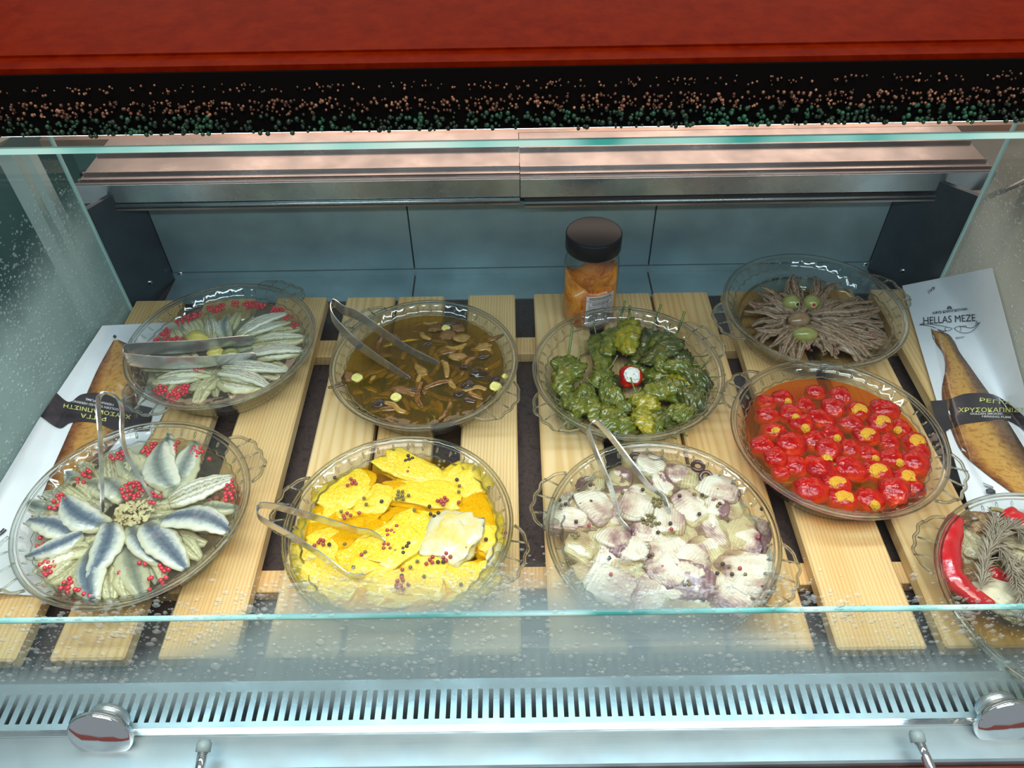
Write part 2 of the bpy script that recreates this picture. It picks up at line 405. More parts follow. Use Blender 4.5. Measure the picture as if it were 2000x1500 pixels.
# front ledge with air return slots
m_ = MB()
zl = -0.02
m_.box(-0.70, 0.78, 0.2945, 0.3035, zl - .002, zl); m_.box(-0.70, 0.78, 0.333, 0.344, zl - .002, zl); m_.box(-0.70, 0.78, 0.342, 0.344, ZF, zl - .002)
x = -0.598
while x < 0.66:
    m_.box(x + 0.0045, x + 0.0107, 0.3035, 0.333, zl - .002, zl); x += 0.0107
m_.box(-0.70, -0.5935, 0.3035, 0.333, zl - .002, zl); m_.box(0.660, 0.78, 0.3035, 0.333, zl - .002, zl)
gr = thing('air_return_grille', 'long steel air return grille with a row of narrow slots along the front', 'grille')
link('slotted_plate', m_.me('slotted_plate', M_LEDGE), gr)
link('duct', MB().box(-0.69, 0.77, 0.296, 0.342, zl - .030, zl - .028).me('duct', M_SLOT), gr)
struct('trim_2', MB().box(-0.75, 0.85, 0.2575, 0.2925, zl - .06, zl, .002).me('trim_2', M_LEDGE))
struct('trim_3', MB().box(-0.75, 0.85, 0.235, 0.2570, zl - .10, zl - .008, .002).me('trim_3', M('front_panel_red', [(0.16, 0.03, 0.02)], rough=0.3)))

# fogged glass -----------------------------------------------------------
def fog_glass(name, maskfn, tint=(0.95, 0.985, 0.975), fogcol=(0.80, 0.88, 0.88), amount=0.75):
    mt, n, out = nt(name)
    tr = n.nodes.new('ShaderNodeBsdfTransparent'); tr.inputs[0].default_value = c4(tint)
    gl = N(n, 'ShaderNodeBsdfGlossy', i_Roughness=0.02)
    fr = schlick(n, .02)
    mx = n.nodes.new('ShaderNodeMixShader'); n.links.new(fr, mx.inputs[0]); n.links.new(tr.outputs[0], mx.inputs[1]); n.links.new(gl.outputs[0], mx.inputs[2])
    df = n.nodes.new('ShaderNodeBsdfDiffuse'); df.inputs[0].default_value = c4(fogcol)
    tl = n.nodes.new('ShaderNodeBsdfTranslucent'); tl.inputs[0].default_value = c4(fogcol)
    ad = N(n, 'ShaderNodeMixShader', i_0=0.5); n.links.new(df.outputs[0], ad.inputs[1]); n.links.new(tl.outputs[0], ad.inputs[2])
    fac = maskfn(n)
    mul = N(n, 'ShaderNodeMath', operation='MULTIPLY'); mul.inputs[1].default_value = amount; n.links.new(fac, mul.inputs[0])
    m2 = n.nodes.new('ShaderNodeMixShader'); n.links.new(mul.outputs[0], m2.inputs[0]); n.links.new(mx.outputs[0], m2.inputs[1]); n.links.new(ad.outputs[0], m2.inputs[2])
    n.links.new(m2.outputs[0], out.inputs[0]); return mt
def xyz(n):
    v = coords(n); s = n.nodes.new('ShaderNodeSeparateXYZ'); n.links.new(v, s.inputs[0]); return v, s
def mth(n, op, a, b=None, c=None):
    nd = N(n, 'ShaderNodeMath', operation=op)
    for i, q in enumerate((a, b, c)):
        if q is None: continue
        if isinstance(q, (int, float)): nd.inputs[i].default_value = q
        else: n.links.new(q, nd.inputs[i])
    return nd.outputs[0]
def smooth(n, v, a, b):
    mr = N(n, 'ShaderNodeMapRange', interpolation_type='SMOOTHSTEP'); mr.inputs[1].default_value = a; mr.inputs[2].default_value = b
    n.links.new(v, mr.inputs[0]); return mr.outputs[0]
def front_mask(n):
    v, s = xyz(n)
    nz = noise_t(n, v, 7, 3, 0.6)
    zz = mth(n, 'ADD', s.outputs[2], mth(n, 'MULTIPLY', mth(n, 'SUBTRACT', nz, 0.5), 0.05))
    up = smooth(n, zz, -0.005, 0.035)
    # upper limit of the fog: high in the middle, lower at the sides
    ax = mth(n, 'ABSOLUTE', mth(n, 'ADD', s.outputs[0], 0.03))
    lim = mth(n, 'SUBTRACT', 0.175, mth(n, 'MULTIPLY', smooth(n, ax, 0.10, 0.36), 0.095))
    dn_ = mth(n, 'SUBTRACT', 1.0, smooth(n, mth(n, 'SUBTRACT', zz, lim), -0.05, 0.012))
    cl = mth(n, 'ADD', 0.65, mth(n, 'MULTIPLY', noise_t(n, v, 3.5, 2), 0.6))
    return mth(n, 'MULTIPLY', mth(n, 'MULTIPLY', up, dn_), mth(n, 'MINIMUM', cl, 1.0))
M_FRONT = fog_glass('front_glass_fogged', front_mask, (0.97, 0.99, 0.985), (0.47, 0.68, 0.78), 0.80)
def side_mask(n):
    v, s = xyz(n)
    nz = noise_t(n, v, 6, 4, 0.65)
    q = mth(n, 'SUBTRACT', mth(n, 'ADD', s.outputs[2], mth(n, 'MULTIPLY', nz, 0.10)), mth(n, 'MULTIPLY', s.outputs[1], 0.02))
    f = mth(n, 'SUBTRACT', 1.0, smooth(n, q, 0.17, 0.26))
    cl = mth(n, 'ADD', 0.55, mth(n, 'MULTIPLY', noise_t(n, v, 9, 3), 0.6))
    return mth(n, 'MULTIPLY', f, mth(n, 'MINIMUM', cl, 1.0))
M_SIDE = fog_glass('end_glass_fogged', side_mask, (0.86, 0.95, 0.93), (0.66, 0.84, 0.80), 0.92)
M_SIDER = fog_glass('end_glass_fogged_right', side_mask, (0.88, 0.94, 0.91), (0.80, 0.82, 0.72), 0.88)
M_DROP = glass_thin('water_droplet', (0.98, 1.0, 1.0), (0.14, 0.20, 0.22), 1.0, 0.08, 0.5, ((.85, .95, .95), .16))  # dark edge tint and white haze imitate the drops' shading and glints

def droplets(name, pts, frame, parent, seg=7):
    """pts: (u, v, r, elong); frame: origin, U, V, Nrm"""
    O, U, V_, Nn = [Vector(q) for q in frame]; V = []; Fc = []
    for (u, v, r, el) in pts:
        k = len(V); c = O + U * u + V_ * v
        for (rr, h) in ((1.0, 0.0), (0.72, 0.42)):
            for j in range(seg):
                a = 2 * PI * j / seg; V.append(c + U * (math.cos(a) * r * rr * el) + V_ * (math.sin(a) * r * rr) + Nn * (h * r))
        V.append(c + Nn * (0.6 * r))
        for j in range(seg):
            Fc.append((k + j, k + (j + 1) % seg, k + seg + (j + 1) % seg, k + seg + j)); Fc.append((k + seg + j, k + seg + (j + 1) % seg, k + 2 * seg))
    o = link(name, mesh(name, V, Fc, M_DROP, True), parent); o['kind'] = 'stuff'; return o

# front glass, leaning back from the ledge to the canopy
GB = Vector((0, .295, -.019)); GT = Vector((0, .450, .514)); GD = (GT - GB).normalized(); GN = Vector((0, -GD.z, GD.y))
fg = thing('front_glass', 'large leaning front glass pane of the case, fogged and beaded with water near its foot', 'glass pane', (0, 0, 0))
L_ = (GT - GB).length
a = GB - GN * 0.003; b = GT - GN * 0.003
link('pane', mesh('pane', [(-.70, *GB.yz), (.78, *GB.yz), (.78, *GT.yz), (-.70, *GT.yz)], [(0, 1, 2, 3)], M_FRONT, False), fg)
link('polished_edge', MB().prism([(GT.y - .001, GT.z + .0), (GT.y + .005, GT.z - .0015), (GT.y + .006, GT.z + .0015), (GT.y + .001, GT.z + .003)], -.70, .78).me('polished_edge', M_TEAL), fg)
link('lower_edge', MB().prism([(GB.y - .0045, GB.z - .0005), (GB.y + .0015, GB.z - .0005), (GB.y + .0015, GB.z + .0015), (GB.y - .0045, GB.z + .0015)], -.70, .78).me('lower_edge', M_CHROME), fg)
rnd = random.Random(3); pts = []
while len(pts) < 4600:
    x = rnd.uniform(-.50, .56); z = rnd.uniform(0.0, 0.20)
    lim = 0.165 - 0.05 * min(1, max(0, (abs(x + .02) - .12) / .25)) + 0.03 * noise.noise(Vector((x * 9, 3, 0)))
    dens = math.exp(-((z - lim) / 0.022) ** 2) * 0.75 + (0.30 if z < lim and z > 0.045 else 0.0)
    dens *= 0.35 + 1.2 * max(0, 0.5 + noise.noise(Vector((x * 14, z * 30, 1.0))))
    if z < 0.05: dens *= 0.25
    if rnd.random() > dens: continue
    r = 0.0006 + 0.0019 * rnd.random() ** 3
    if rnd.random() < 0.012: r *= 2.0
    u = x; v = (z - GB.z) / GD.z
    pts.append((u, v, r, rnd.uniform(1.0, 1.9)))
droplets('water_droplets', pts, (GB + GN * 0.0004, (1, 0, 0), GD, GN), fg)

# end glasses
def end_pane(x, sgn, lab, mt, seed):
    t = thing('end_glass', lab, 'glass pane')
    P = [(.302, zl + .002), (.455, .510), (.93, .510), (.93, 0.001), (.93, ZF + .002), (.345, ZF + .002), (.345, zl + .002)]
    link('pane', mesh('pane', [(x, a, b) for a, b in P], [tuple(range(len(P)))], mt, False), t)
    link('rear_edge', MB().box(x - .002, x + .002, .930, .934, ZF + .002, .510).me('rear_edge', M('glass_edge_pale', [(0.45, 0.68, 0.64)], rough=0.2)), t)
    rnd = random.Random(seed); pts = []
    while len(pts) < 3600:
        y = rnd.uniform(.34, .925); z = rnd.uniform(0.0, 0.30)
        d = 0.25 + 0.9 * max(0, 0.3 + noise.noise(Vector((y * 8, z * 8, seed))))
        if z > 0.20: d *= max(0, 1 - (z - .20) / .08)
        if rnd.random() > d: continue
        pts.append((y, z, 0.0007 + 0.0016 * rnd.random() ** 2.5, rnd.uniform(.9, 1.3)))
    droplets('water_droplets', pts, ((x - sgn * 0.0004, 0, 0), (0, 1, 0), (0, 0, 1), (-sgn, 0, 0)), t)
    return t
end_pane(XL + .004, -1, 'left end glass of the case, greenish and covered in condensation', M_SIDE, 5)
end_pane(XR - .004, 1, 'right end glass of the case, misted and covered in condensation', M_SIDER, 8)
# low riser glass behind the front pane
rg = thing('riser_glass', 'low upright glass strip with a teal top edge, standing behind the slotted grille', 'glass pane')
link('pane', MB().box(-.592, .646, .3355, .3395, ZF + .0005 + .015, .1235).me('pane', glass_thin('riser', (0.955, 0.985, 0.98), (0.7, 0.85, 0.83), 0.6, 0.04)), rg)
link('top_edge', MB().box(-.592, .646, .3350, .3400, .1236, .1262, .0006).me('top_edge', M_TEAL), rg)

# clamp discs and hinge posts
def clamp(px, py, lab):
    p = at(px, py, 0.0); q = Vector((p.x, .290, -.004))
    t = thing('glass_clamp', lab, 'glass clamp', q, (math.radians(74), 0, 0))
    pr = [(0, -.004), (.016, -.004), (.019, -.002), (.0225, .002), (.0225, .006), (.021, .0085), (.012, .0095), (0, .0098)]
    link('disc', MB().lathe([(r * 1.36, z) for r, z in pr], 40).me('disc', M_CHROME, True), t)
    link('rear_plate', MB().lathe([(0, -.020), (.014, -.020), (.019, -.017), (.020, -.010), (.014, -.008), (.008, -.004)], 32).me('rear_plate', M_STEEL, True), t)
    return t
clamp(198, 1424, 'round chrome glass clamp on the lower edge of the front pane, at left')
clamp(1958, 1385, 'round chrome glass clamp on the lower edge of the front pane, at right')
def post(px, py, lab, lean):
    p = at(px, py, zl)
    t = thing('bumper_post', lab, 'post', (p.x, .266, zl))
    top = Vector((0, 0.004, .026)); bot = Vector((lean, -.055, .012))
    link('rod', MB().tube([bot, top * 0.7 + bot * 0.3, top], .0045, 16).me('rod', M_CHROME, True), t)
    link('cap', MB().tube([top - Vector((0, .004, .001)), top + Vector((0, .003, .001)), top + Vector((0, .006, .002))], [.0068, .0068, .005], 16).me('cap', M('cap_grey_rubber', [(0.28, 0.38, 0.40)], rough=0.4), True), t)
post(418, 1462, 'short chrome rod with grey cap on the front ledge, at left', 0.0)
post(1762, 1432, 'short chrome rod with grey cap on the front ledge, at right', 0.012)

# canopy: black box edge, red tray on top, strip of beads and green garland
cp = thing('canopy', 'black canopy box over the case with a lamp housing underneath', 'canopy')
link('housing', MB().box(-.80, .90, .456, .90, .522, .558, .002).me('housing', M_BLACKM), cp)
link('lamp_diffuser', MB().box(-.64, .64, .48, .54, .5105, .5135).me('lamp_diffuser', M('lamp_diffuser', [(0.8, 0.85, 0.85)], rough=0.4)), cp)
mred, n_, o_ = nt('red_lacquer'); b_ = prin(n_, o_, 0.6, 0, 0.02, 0.0)
v_ = coords(n_, 'Object', (1, 1, 1)); nz_ = noise_t(n_, v_, 70, 5, 0.7)
n_.links.new(ramp(n_, nz_, [(0.35, (0.105, 0.0045, 0.0)), (0.65, (0.150, 0.010, 0.0))]), b_.inputs['Base Color'])
tr_ = thing('red_tray', 'dark red lacquered tray with rounded corners lying on top of the canopy', 'tray', (0, 0, .5585))
def rrect(x0, x1, y0, y1, r, n=8):
    out = []
    for cx, cy, a0 in ((x1 - r, y1 - r, 0), (x0 + r, y1 - r, 90), (x0 + r, y0 + r, 180), (x1 - r, y0 + r, 270)):
        for i in range(n + 1): a = math.radians(a0 + 90 * i / n); out.append((cx + r * math.cos(a), cy + r * math.sin(a)))
    return out
link('base', MB().prism(rrect(-.55, .55, .4575, .93, .004), 0, .006, 'z').me('base', mred), tr_)
link('raised_centre', MB().prism(rrect(-.352, .352, .474, .86, .03), .006, .0075, 'z').me('raised_centre', mred), tr_)
bs_ = thing('bead_garland', 'black strip with rows of tiny brown beads and green tufts along the canopy front', 'garland', (0, .454, .54))
link('backing', MB().box(-.75, .85, -.0005, .0015, -.016, .022).me('backing', M_BLACKM), bs_)
def bead_rows(name, rows, mt, count, rnd):
    V = []; Fc = []; sv, sf = uvsphere(7, 5)
    for _ in range(count):
        z0, z1, r0, r1 = rows[rnd.randrange(len(rows))]
        x = rnd.uniform(-.42, .42); z = rnd.uniform(z0, z1); r = rnd.uniform(r0, r1); k = len(V); y = rnd.uniform(-.004, -.001)
        V += [(x + q[0] * r, y + q[1] * r, z + q[2] * r) for q in sv]; Fc += [tuple(i + k for i in f) for f in sf]
    o = link(name, mesh(name, V, Fc, mt, True), bs_); o['kind'] = 'stuff'
r_ = random.Random(4)
bead_rows('brown_beads', [(-.0035, .006, .0006, .0012)] * 3 + [(.0105, .0155, .0005, .0009)], M('bead_brown', [(0.02, 0.008, 0.006), (0.10, 0.04, 0.022), (0.34, 0.17, 0.10)], scale=160, rough=0.35), 1300, r_)
bead_rows('green_tufts', [(-.0155, -.004, .0007, .0017)], M('tuft_green', [(0.002, 0.008, 0.004), (0.006, 0.03, 0.015), (0.01, 0.10, 0.05)], scale=40, rough=0.5), 900, r_)

# surroundings seen past the end glasses
M_OUTL = M('neighbour_panel_teal', [(0.05, 0.15, 0.16), (0.09, 0.21, 0.21)], scale=3, rough=0.6)
struct('wall_1', MB().box(-1.25, -1.24, 0.2, 2.2, -0.9, 0.9).me('wall_1', M_OUTL))
struct('wall_2', MB().box(-1.25, -.77, 2.0, 2.01, -0.9, 0.7).me('wall_2', M_OUTL))
struct('floor_1', MB().box(-1.6, 1.7, -0.6, 2.4, -0.92, -0.90).me('floor_1', M('shop_floor', [(0.12, 0.14, 0.14), (0.20, 0.22, 0.21)], scale=5, rough=0.5)))
struct('wall_3', MB().box(1.30, 1.31, 0.2, 2.2, -0.9, 0.9).me('wall_3', M('neighbour_panel_beige', [(0.34, 0.30, 0.25), (0.46, 0.42, 0.36)], scale=3, rough=0.6)))
M_PALE = M('pale_painted_metal', [(0.74, 0.80, 0.76)], rough=0.4)
for x0, x1, lab in ((-.752, -.727, 'wide pale upright post outside the left end glass'), (-.716, -.702, 'narrow pale upright post outside the left end glass, nearer the track')):
    tag(link('upright_post', MB().box(x0, x1, 1.03, 1.05, -.90, .21, .001).me('upright_post', M_PALE)), lab, 'post')
tag(link('pale_bowl', MB().lathe([(0.0, 0), (.05, 0), (.085, .022), (.088, .024), (.084, .024), (.05, .004), (0, .003)], 48).me('pale_bowl', M('bowl_beige', [(0.55, 0.45, 0.38)], rough=0.4), True), None, (-.80, 1.06, .211)), 'pale round plate resting on the posts outside the left end glass', 'plate')
tag(link('upright_post', MB().box(.80, .86, 1.03, 1.06, -.90, .24, .001).me('upright_post', M('post_cream', [(0.62, 0.50, 0.38)], rough=0.4))), 'cream upright post outside the right end glass', 'post')
pa = aty(1915, 392, .985); pb = aty(2080, 318, .95)
tag(link('support_bar', MB().tube([pa, (pa + pb) / 2, pb], .006, 12, flat=.6).me('support_bar', M_TRACK, True)), 'grey metal support bar rising to the right from the track end', 'bar')

# ================================================================== PALLETS
def pallet(slats, lab, wi):
    t = thing('slatted_wooden_rack', lab, 'wooden rack', (0, 0, 0))
    for k, (a, b) in enumerate(slats):
        link('slat', MB().box(a, b, .3605, .9505 + .001 * (k % 3), -.019, 0, .0022).me('slat', WOODS[(wi + k) % 6]), t)
    for y0, y1 in ((.446, .474), (.834, .871)):
        link('crossbar', MB().box(slats[0][0] + .004, slats[-1][1] - .004 , y0, y1, ZF + .0002 + .0, -.0192, .001).me('crossbar', WOODS[(wi + 4) % 6]), t)
    return t
pallet([(-.594, -.519), (-.484, -.406), (-.372, -.293), (-.262, -.186)], 'pale pine slatted rack under the two anchovy dishes at left', 0)
pallet([(-.1805, -.108), (-.071, .0025), (.032, .113), (.135, .2135)], 'pale pine slatted rack under the mushroom, green pepper, yellow and purple fish dishes', 1)
pallet([(.218, .304), (.327, .419), (.438, .531), (.560, .640)], 'knotty pine slatted rack under the red pepper and vegetable dishes at right', 7)

# ================================================================== GLASS DISHES
def dish_meshes():
    prof = [(0.0, 0), (.088, 0), (.095, .003), (.1055, .024), (.1095, .0345), (.1185, .0445), (.1240, .0465), (.1262, .0490), (.1255, .0515), (.1225, .0522),
            (.1195, .0490), (.1085, .0385), (.1030, .026), (.0925, .006), (.088, .0045), (0.0, .0045)]
    def mod(k, a, r): return r * (1 + (0.006 * math.cos(40 * a) if k in (4, 5, 10, 11) else 0.0))
    b = MB().lathe(prof, 160, mod)
    me = b.me('bowl', M_DISH, True)
    rim = MB()
    cir = lambda r, z, n=96: [(r * math.cos(2 * PI * i / n), r * math.sin(2 * PI * i / n), z) for i in range(n + 1)]
    rim.tube(cir(.1245, .0500), .0024, 8, False); rim.tube(cir(.1190, .0492), .0010, 6, False)
    rim.tube([((.1085 + .0012 * math.cos(40 * 2 * PI * i / 240)) * math.cos(2 * PI * i / 240), (.1085 + .0012 * math.cos(40 * 2 * PI * i / 240)) * math.sin(2 * PI * i / 240), .0385) for i in range(241)], .0011, 6, False)
    rim.tube(cir(.0925, .0035), .0016, 6, False)
    sv, sf = uvsphere(8, 6)
    for i in range(40):
        a = 2 * PI * i / 40; c = Vector((.1150 * math.cos(a), .1150 * math.sin(a), .0445)); e = Vector((math.cos(a), math.sin(a), .85)).normalized(); s_ = Vector((-math.sin(a), math.cos(a), 0)); nn = e.cross(s_)
        rim.add([c + e * (q[2] * .0042) + s_ * (q[0] * .0016) + nn * (q[1] * .0014) for q in sv], sf)
    rme = rim.me('rim', M_RIM, True)
    # handle: flat clear ear with a thick wavy outline and ribs
    out = []
    for i in range(33):
        t = -1 + 2 * i / 32; y = .040 * t; x = .1215 + .024 * (max(0, 1 - abs(t) ** 3.2)) ** .8 + .0012 * math.cos(t * 14)
        out.append((x, y, .0485 - .003 * (1 - t * t)))
    hp = [(p[0], p[1]) for p in out] + [(.1235 * math.cos(a), .1235 * math.sin(a)) for a in [math.radians(q) for q in (17, 9, 0, -9, -17)]]
    hm = MB().prism(hp, .0452, .0468, 'z'); hme = hm.me('handle', M_DISH, False)
    ol = MB().tube(out, .0019, 8)
    for q in (-.62, 0, .62): ol.tube([(.124, .04 * q * .8, .0485), (.1215 + .022, .04 * q, .0468)], .0012, 6)
    ome = ol.me('handle_edge', M_RIM, True)
    return me, rme, hme, ome
DM = dish_meshes()
FOODTXT = {'D1': 'round clear glass dish of anchovy fillets with pink berries, at rear left', 'D2': 'round clear glass dish of mushrooms in dark oil, rear row, left of centre',
 'D3': 'round clear glass dish of wrinkled green peppers, rear row, in front of the jar', 'D4': 'round clear glass dish of thin brown anchovies, at rear right',
 'D5': 'round clear glass dish of stuffed red peppers in orange oil', 'D6': 'round clear glass dish of blue-backed anchovy fillets with pink berries, at front left',
 'D7': 'round clear glass dish of yellow fish pieces in yellow oil, front row', 'D8': 'round clear glass dish of purple and white fish chunks, front row',
 'D9': 'round clear glass dish of roasted peppers with rosemary, at lower right'}
for k, d in DISH.items():
    s = d['r'] / .1262
    zb = 0.0045 if k in ('D1', 'D6') else 0.0003
    d['zb'] = zb
    t = thing('glass_dish', FOODTXT[k], 'glass dish', (d['c'][0], d['c'][1], zb))
    t.scale = (s, s, 1)
    bo = link('bowl', DM[0], t); link('rim', DM[1], bo)
    for a in d['h']:
        h = link('handle', DM[2], t, (0, 0, 0), (0, 0, math.radians(a))); link('handle_edge', DM[3], h)

def liquid(dk, lvl, tint, haze, name, label, edge=None, cat='oil'):
    c = DISH[dk]['c']; s = DISH[dk]['r'] / .1262; zb = DISH[dk]['zb']
    rt_ = .103 + (lvl - .026) * (.1085 - .103) / .0125 - .0012 if lvl < .0385 else .1078
    mt = glass_thin(name + '_' + dk, tint, edge or tuple(q * .8 for q in tint), 1.0, 0.02, 0.3, haze)
    m = MB().lathe([(0, .0052), (.087, .0052), (.0915, .007), (.102, .0262), (rt_, lvl)], 96).add([], [])
    k = len(m.V)
    wob = [(0.75, 0.0), (0.4, 0.0), (0.0, 0.0)]
    m.lathe([(rt_, lvl), (rt_ * .985, lvl - .0004), (rt_ * .7, lvl - .0004), (rt_ * .35, lvl - .0004), (0, lvl - .0004)], 96)
    o = link(name, m.me(name, mt, True), None, (c[0], c[1], zb)); o.scale = (s, s, 1)
    tag(o, label, cat); return o
liquid('D1', .036, (.94, .92, .80), ((.55, .50, .36), .06), 'clear_oil', 'clear pale oil filling the rear left anchovy dish')
liquid('D2', .038, (.74, .60, .12), ((.26, .17, .006), .16), 'dark_oil', 'dark olive brown oil filling the mushroom dish')
liquid('D4', .016, (.95, .91, .82), None, 'clear_oil', 'shallow clear oil in the brown anchovy dish')
liquid('D5', .0365, (.98, .56, .06), ((.70, .20, .003), .10), 'orange_oil', 'bright orange oil filling the red pepper dish')
liquid('D6', .037, (.93, .92, .82), ((.55, .50, .38), .05), 'clear_oil', 'clear pale oil filling the front left anchovy dish')
liquid('D7', .0350, (.97, .82, .26), ((.60, .34, .01), .03), 'yellow_oil', 'golden yellow oil filling the yellow fish dish')
liquid('D8', .037, (.93, .90, .74), ((.55, .48, .32), .10), 'pale_oil', 'cloudy pale oil filling the purple and white fish dish')
liquid('D9', .024, (.93, .86, .68), None, 'brown_oil', 'shallow brownish oil in the roasted vegetable dish')

# ================================================================== FOOD MATERIALS
def across_mat(name, stops, rough=0.3, coat=0.4, jit=0.10, sx=8, sy=2.5, spots=None, bs=0.25):
    """colour runs across the fillet (UV v), broken up by noise"""
    mt, n, out = nt(name); b = prin(n, out, rough, 0, 0.5, coat)
    tc = n.nodes.new('ShaderNodeTexCoord'); s = n.nodes.new('ShaderNodeSeparateXYZ'); n.links.new(tc.outputs['UV'], s.inputs[0])
    mp = n.nodes.new('ShaderNodeMapping'); mp.inputs['Scale'].default_value = (sx, sy, 1); n.links.new(tc.outputs['UV'], mp.inputs[0])
    oi = n.nodes.new('ShaderNodeObjectInfo'); cmb = n.nodes.new('ShaderNodeCombineXYZ'); n.links.new(mth(n, 'MULTIPLY', oi.outputs['Random'], 20.0), cmb.inputs[0])
    av = N(n, 'ShaderNodeVectorMath', operation='ADD'); n.links.new(mp.outputs[0], av.inputs[0]); n.links.new(cmb.outputs[0], av.inputs[1])
    nz = noise_t(n, av.outputs[0], 2.2, 4, 0.65)
    d = mth(n, 'ABSOLUTE', mth(n, 'SUBTRACT', s.outputs[1], 0.5))
    d = mth(n, 'ADD', mth(n, 'MULTIPLY', d, 2.0), mth(n, 'MULTIPLY', mth(n, 'SUBTRACT', nz, 0.5), jit * 4))
    n.links.new(ramp(n, d, stops), b.inputs['Base Color'])
    fine = noise_t(n, av.outputs[0], 9, 4, 0.7)
    bump(n, b, fine, bs, 0.0015); return mt
M_BLUE = across_mat('anchovy_blue', [(0.0, (0.06, 0.085, 0.12)), (0.30, (0.12, 0.155, 0.18)), (0.44, (0.28, 0.32, 0.31)), (0.70, (0.50, 0.52, 0.44)), (1.0, (0.52, 0.51, 0.36))], jit=.14)
M_GREY = across_mat('anchovy_grey', [(0.0, (0.13, 0.155, 0.14)), (0.30, (0.24, 0.27, 0.23)), (0.55, (0.46, 0.48, 0.39)), (1.0, (0.56, 0.56, 0.42))], jit=.15)
M_CREAM = across_mat('anchovy_cream', [(0.0, (0.24, 0.23, 0.13)), (0.10, (0.36, 0.34, 0.21)), (0.22, (0.60, 0.60, 0.44)), (0.40, (0.32, 0.31, 0.20)), (0.52, (0.62, 0.62, 0.46)), (1.0, (0.50, 0.50, 0.32))], jit=.14)
M_RIBS = across_mat('anchovy_white', [(0.0, (0.22, 0.20, 0.13)), (0.10, (0.55, 0.54, 0.44)), (0.26, (0.26, 0.25, 0.17)), (0.36, (0.66, 0.66, 0.54)), (0.60, (0.30, 0.29, 0.20)), (0.72, (0.66, 0.66, 0.54)), (1.0, (0.46, 0.46, 0.32))], jit=.13)
M_BROWNF = across_mat('anchovy_brown', [(0.0, (0.07, 0.032, 0.014)), (0.25, (0.20, 0.11, 0.055)), (0.45, (0.42, 0.31, 0.21)), (0.6, (0.18, 0.10, 0.05)), (1.0, (0.34, 0.22, 0.13))], rough=0.22, jit=0.26, bs=.5)
M_BERRY = M('pink_berry', [(0.45, 0.012, 0.03), (0.66, 0.03, 0.06)], scale=120, rough=0.22, coat=0.5, kind='Object')
M_PEPB = M('black_pepper', [(0.02, 0.014, 0.010), (0.07, 0.045, 0.03)], scale=900, rough=0.4, bs=0.4, bscale=900, bd=0.0005)
M_PEPG = M('green_pepper_corn', [(0.10, 0.085, 0.03), (0.22, 0.17, 0.06)], scale=900, rough=0.35)
M_PEPR = M('rose_pepper', [(0.30, 0.03, 0.04), (0.42, 0.07, 0.07)], scale=900, rough=0.35)

# ------------------------------------------------------------------ fillets
FV = {}
for k, mt in (('blue', M_BLUE), ('grey', M_GREY), ('cream', M_CREAM), ('ribs', M_RIBS)):
    FV[k] = [fillet('fillet_%s' % k, .090, .0135, .0060, mt, seed=10 + i * 3 + len(k), bend=(-.25, .2, .05)[i], groove=(.25 if k in ('blue', 'grey') else .7), ragged=.16, tail=.35) for i in range(3)]
FN = {'blue': 'blue-backed fillet', 'grey': 'grey-backed fillet', 'cream': 'cream fillet', 'ribs': 'whitish ribbed fillet'}
def lay(dk, name, me, p0, p1, z, base, wscale=1.0, tilt=0.0, roll=0.0, what='', cat='', group=None, zs=1.0, mesh_w=.0135):
    a = at(p0[0], p0[1], z); b = at(p1[0], p1[1], z); d = b - a; L = math.hypot(d.x, d.y)
    c = (a + b) / 2; c.z = z
    s = L / base
    o = link(name, me, None, c, (roll, -tilt, math.atan2(d.y, d.x)), (s, wscale, zs))
    tag(o, where(dk, (a.x * .3 + b.x * .7), (a.y * .3 + b.y * .7), what), cat, group); return o
def conv(ox, oy, k): return lambda x, y: (ox + x * k, oy + y * k)
q6 = conv(0, 780, .28)
d6 = [((1150, 640), (1090, 330), 'grey', 1.5, 2), ((1090, 660), (1215, 250), 'grey', 1.1, 1), ((1200, 690), (1380, 310), 'grey', 1.35, 1), ((1010, 590), (820, 370), 'grey', 1.2, 0), ((960, 560), (950, 380), 'cream', 1.2, 0),
      ((1180, 720), (1630, 560), 'ribs', 1.35, 2), ((1180, 800), (1640, 900), 'blue', 1.5, 2), ((1400, 770), (1670, 790), 'grey', 0.8, 0), ((1010, 870), (1290, 1200), 'blue', 1.45, 2), ((1080, 900), (1180, 1240), 'cream', 1.1, 0),
      ((880, 900), (1130, 1200), 'blue', 1.0, 1), ((870, 990), (990, 1400), 'grey', 1.3, 0), ((820, 860), (680, 1260), 'blue', 1.3, 2), ((650, 1010), (620, 1450), 'blue', 1.5, 1), ((760, 1100), (770, 1420), 'cream', 1.2, 0),
      ((590, 960), (190, 1140), 'blue', 0.9, 2), ((620, 1010), (230, 1190), 'cream', 1.1, 1), ((540, 950), (210, 850), 'blue', 1.25, 2), ((690, 920), (410, 720), 'blue', 1.35, 2), ((760, 640), (590, 590), 'grey', 1.0, 0),
      ((880, 700), (720, 560), 'grey', 1.2, 1), ((620, 1080), (320, 1330), 'cream', 1.1, 0), ((600, 1140), (440, 1390), 'cream', 1.0, 0), ((640, 700), (470, 590), 'cream', 0.9, 0), ((420, 800), (170, 740), 'grey', 0.8, 0), ((900, 1180), (860, 1400), 'cream', 1.0, 0), ((1250, 980), (1400, 1130), 'cream', .8, 0), ((560, 770), (370, 640), 'cream', .8, 0)]
for i, (a, b, k, ws, lv) in enumerate(d6):
    o = lay('D6', 'anchovy_fillet', FV[k][i % 3], q6(*a), q6(*b), .0305 + .0035 * lv, .090, ws * 1.06, .05, random.uniform(-.25, .25), FN[k], 'fish fillet')
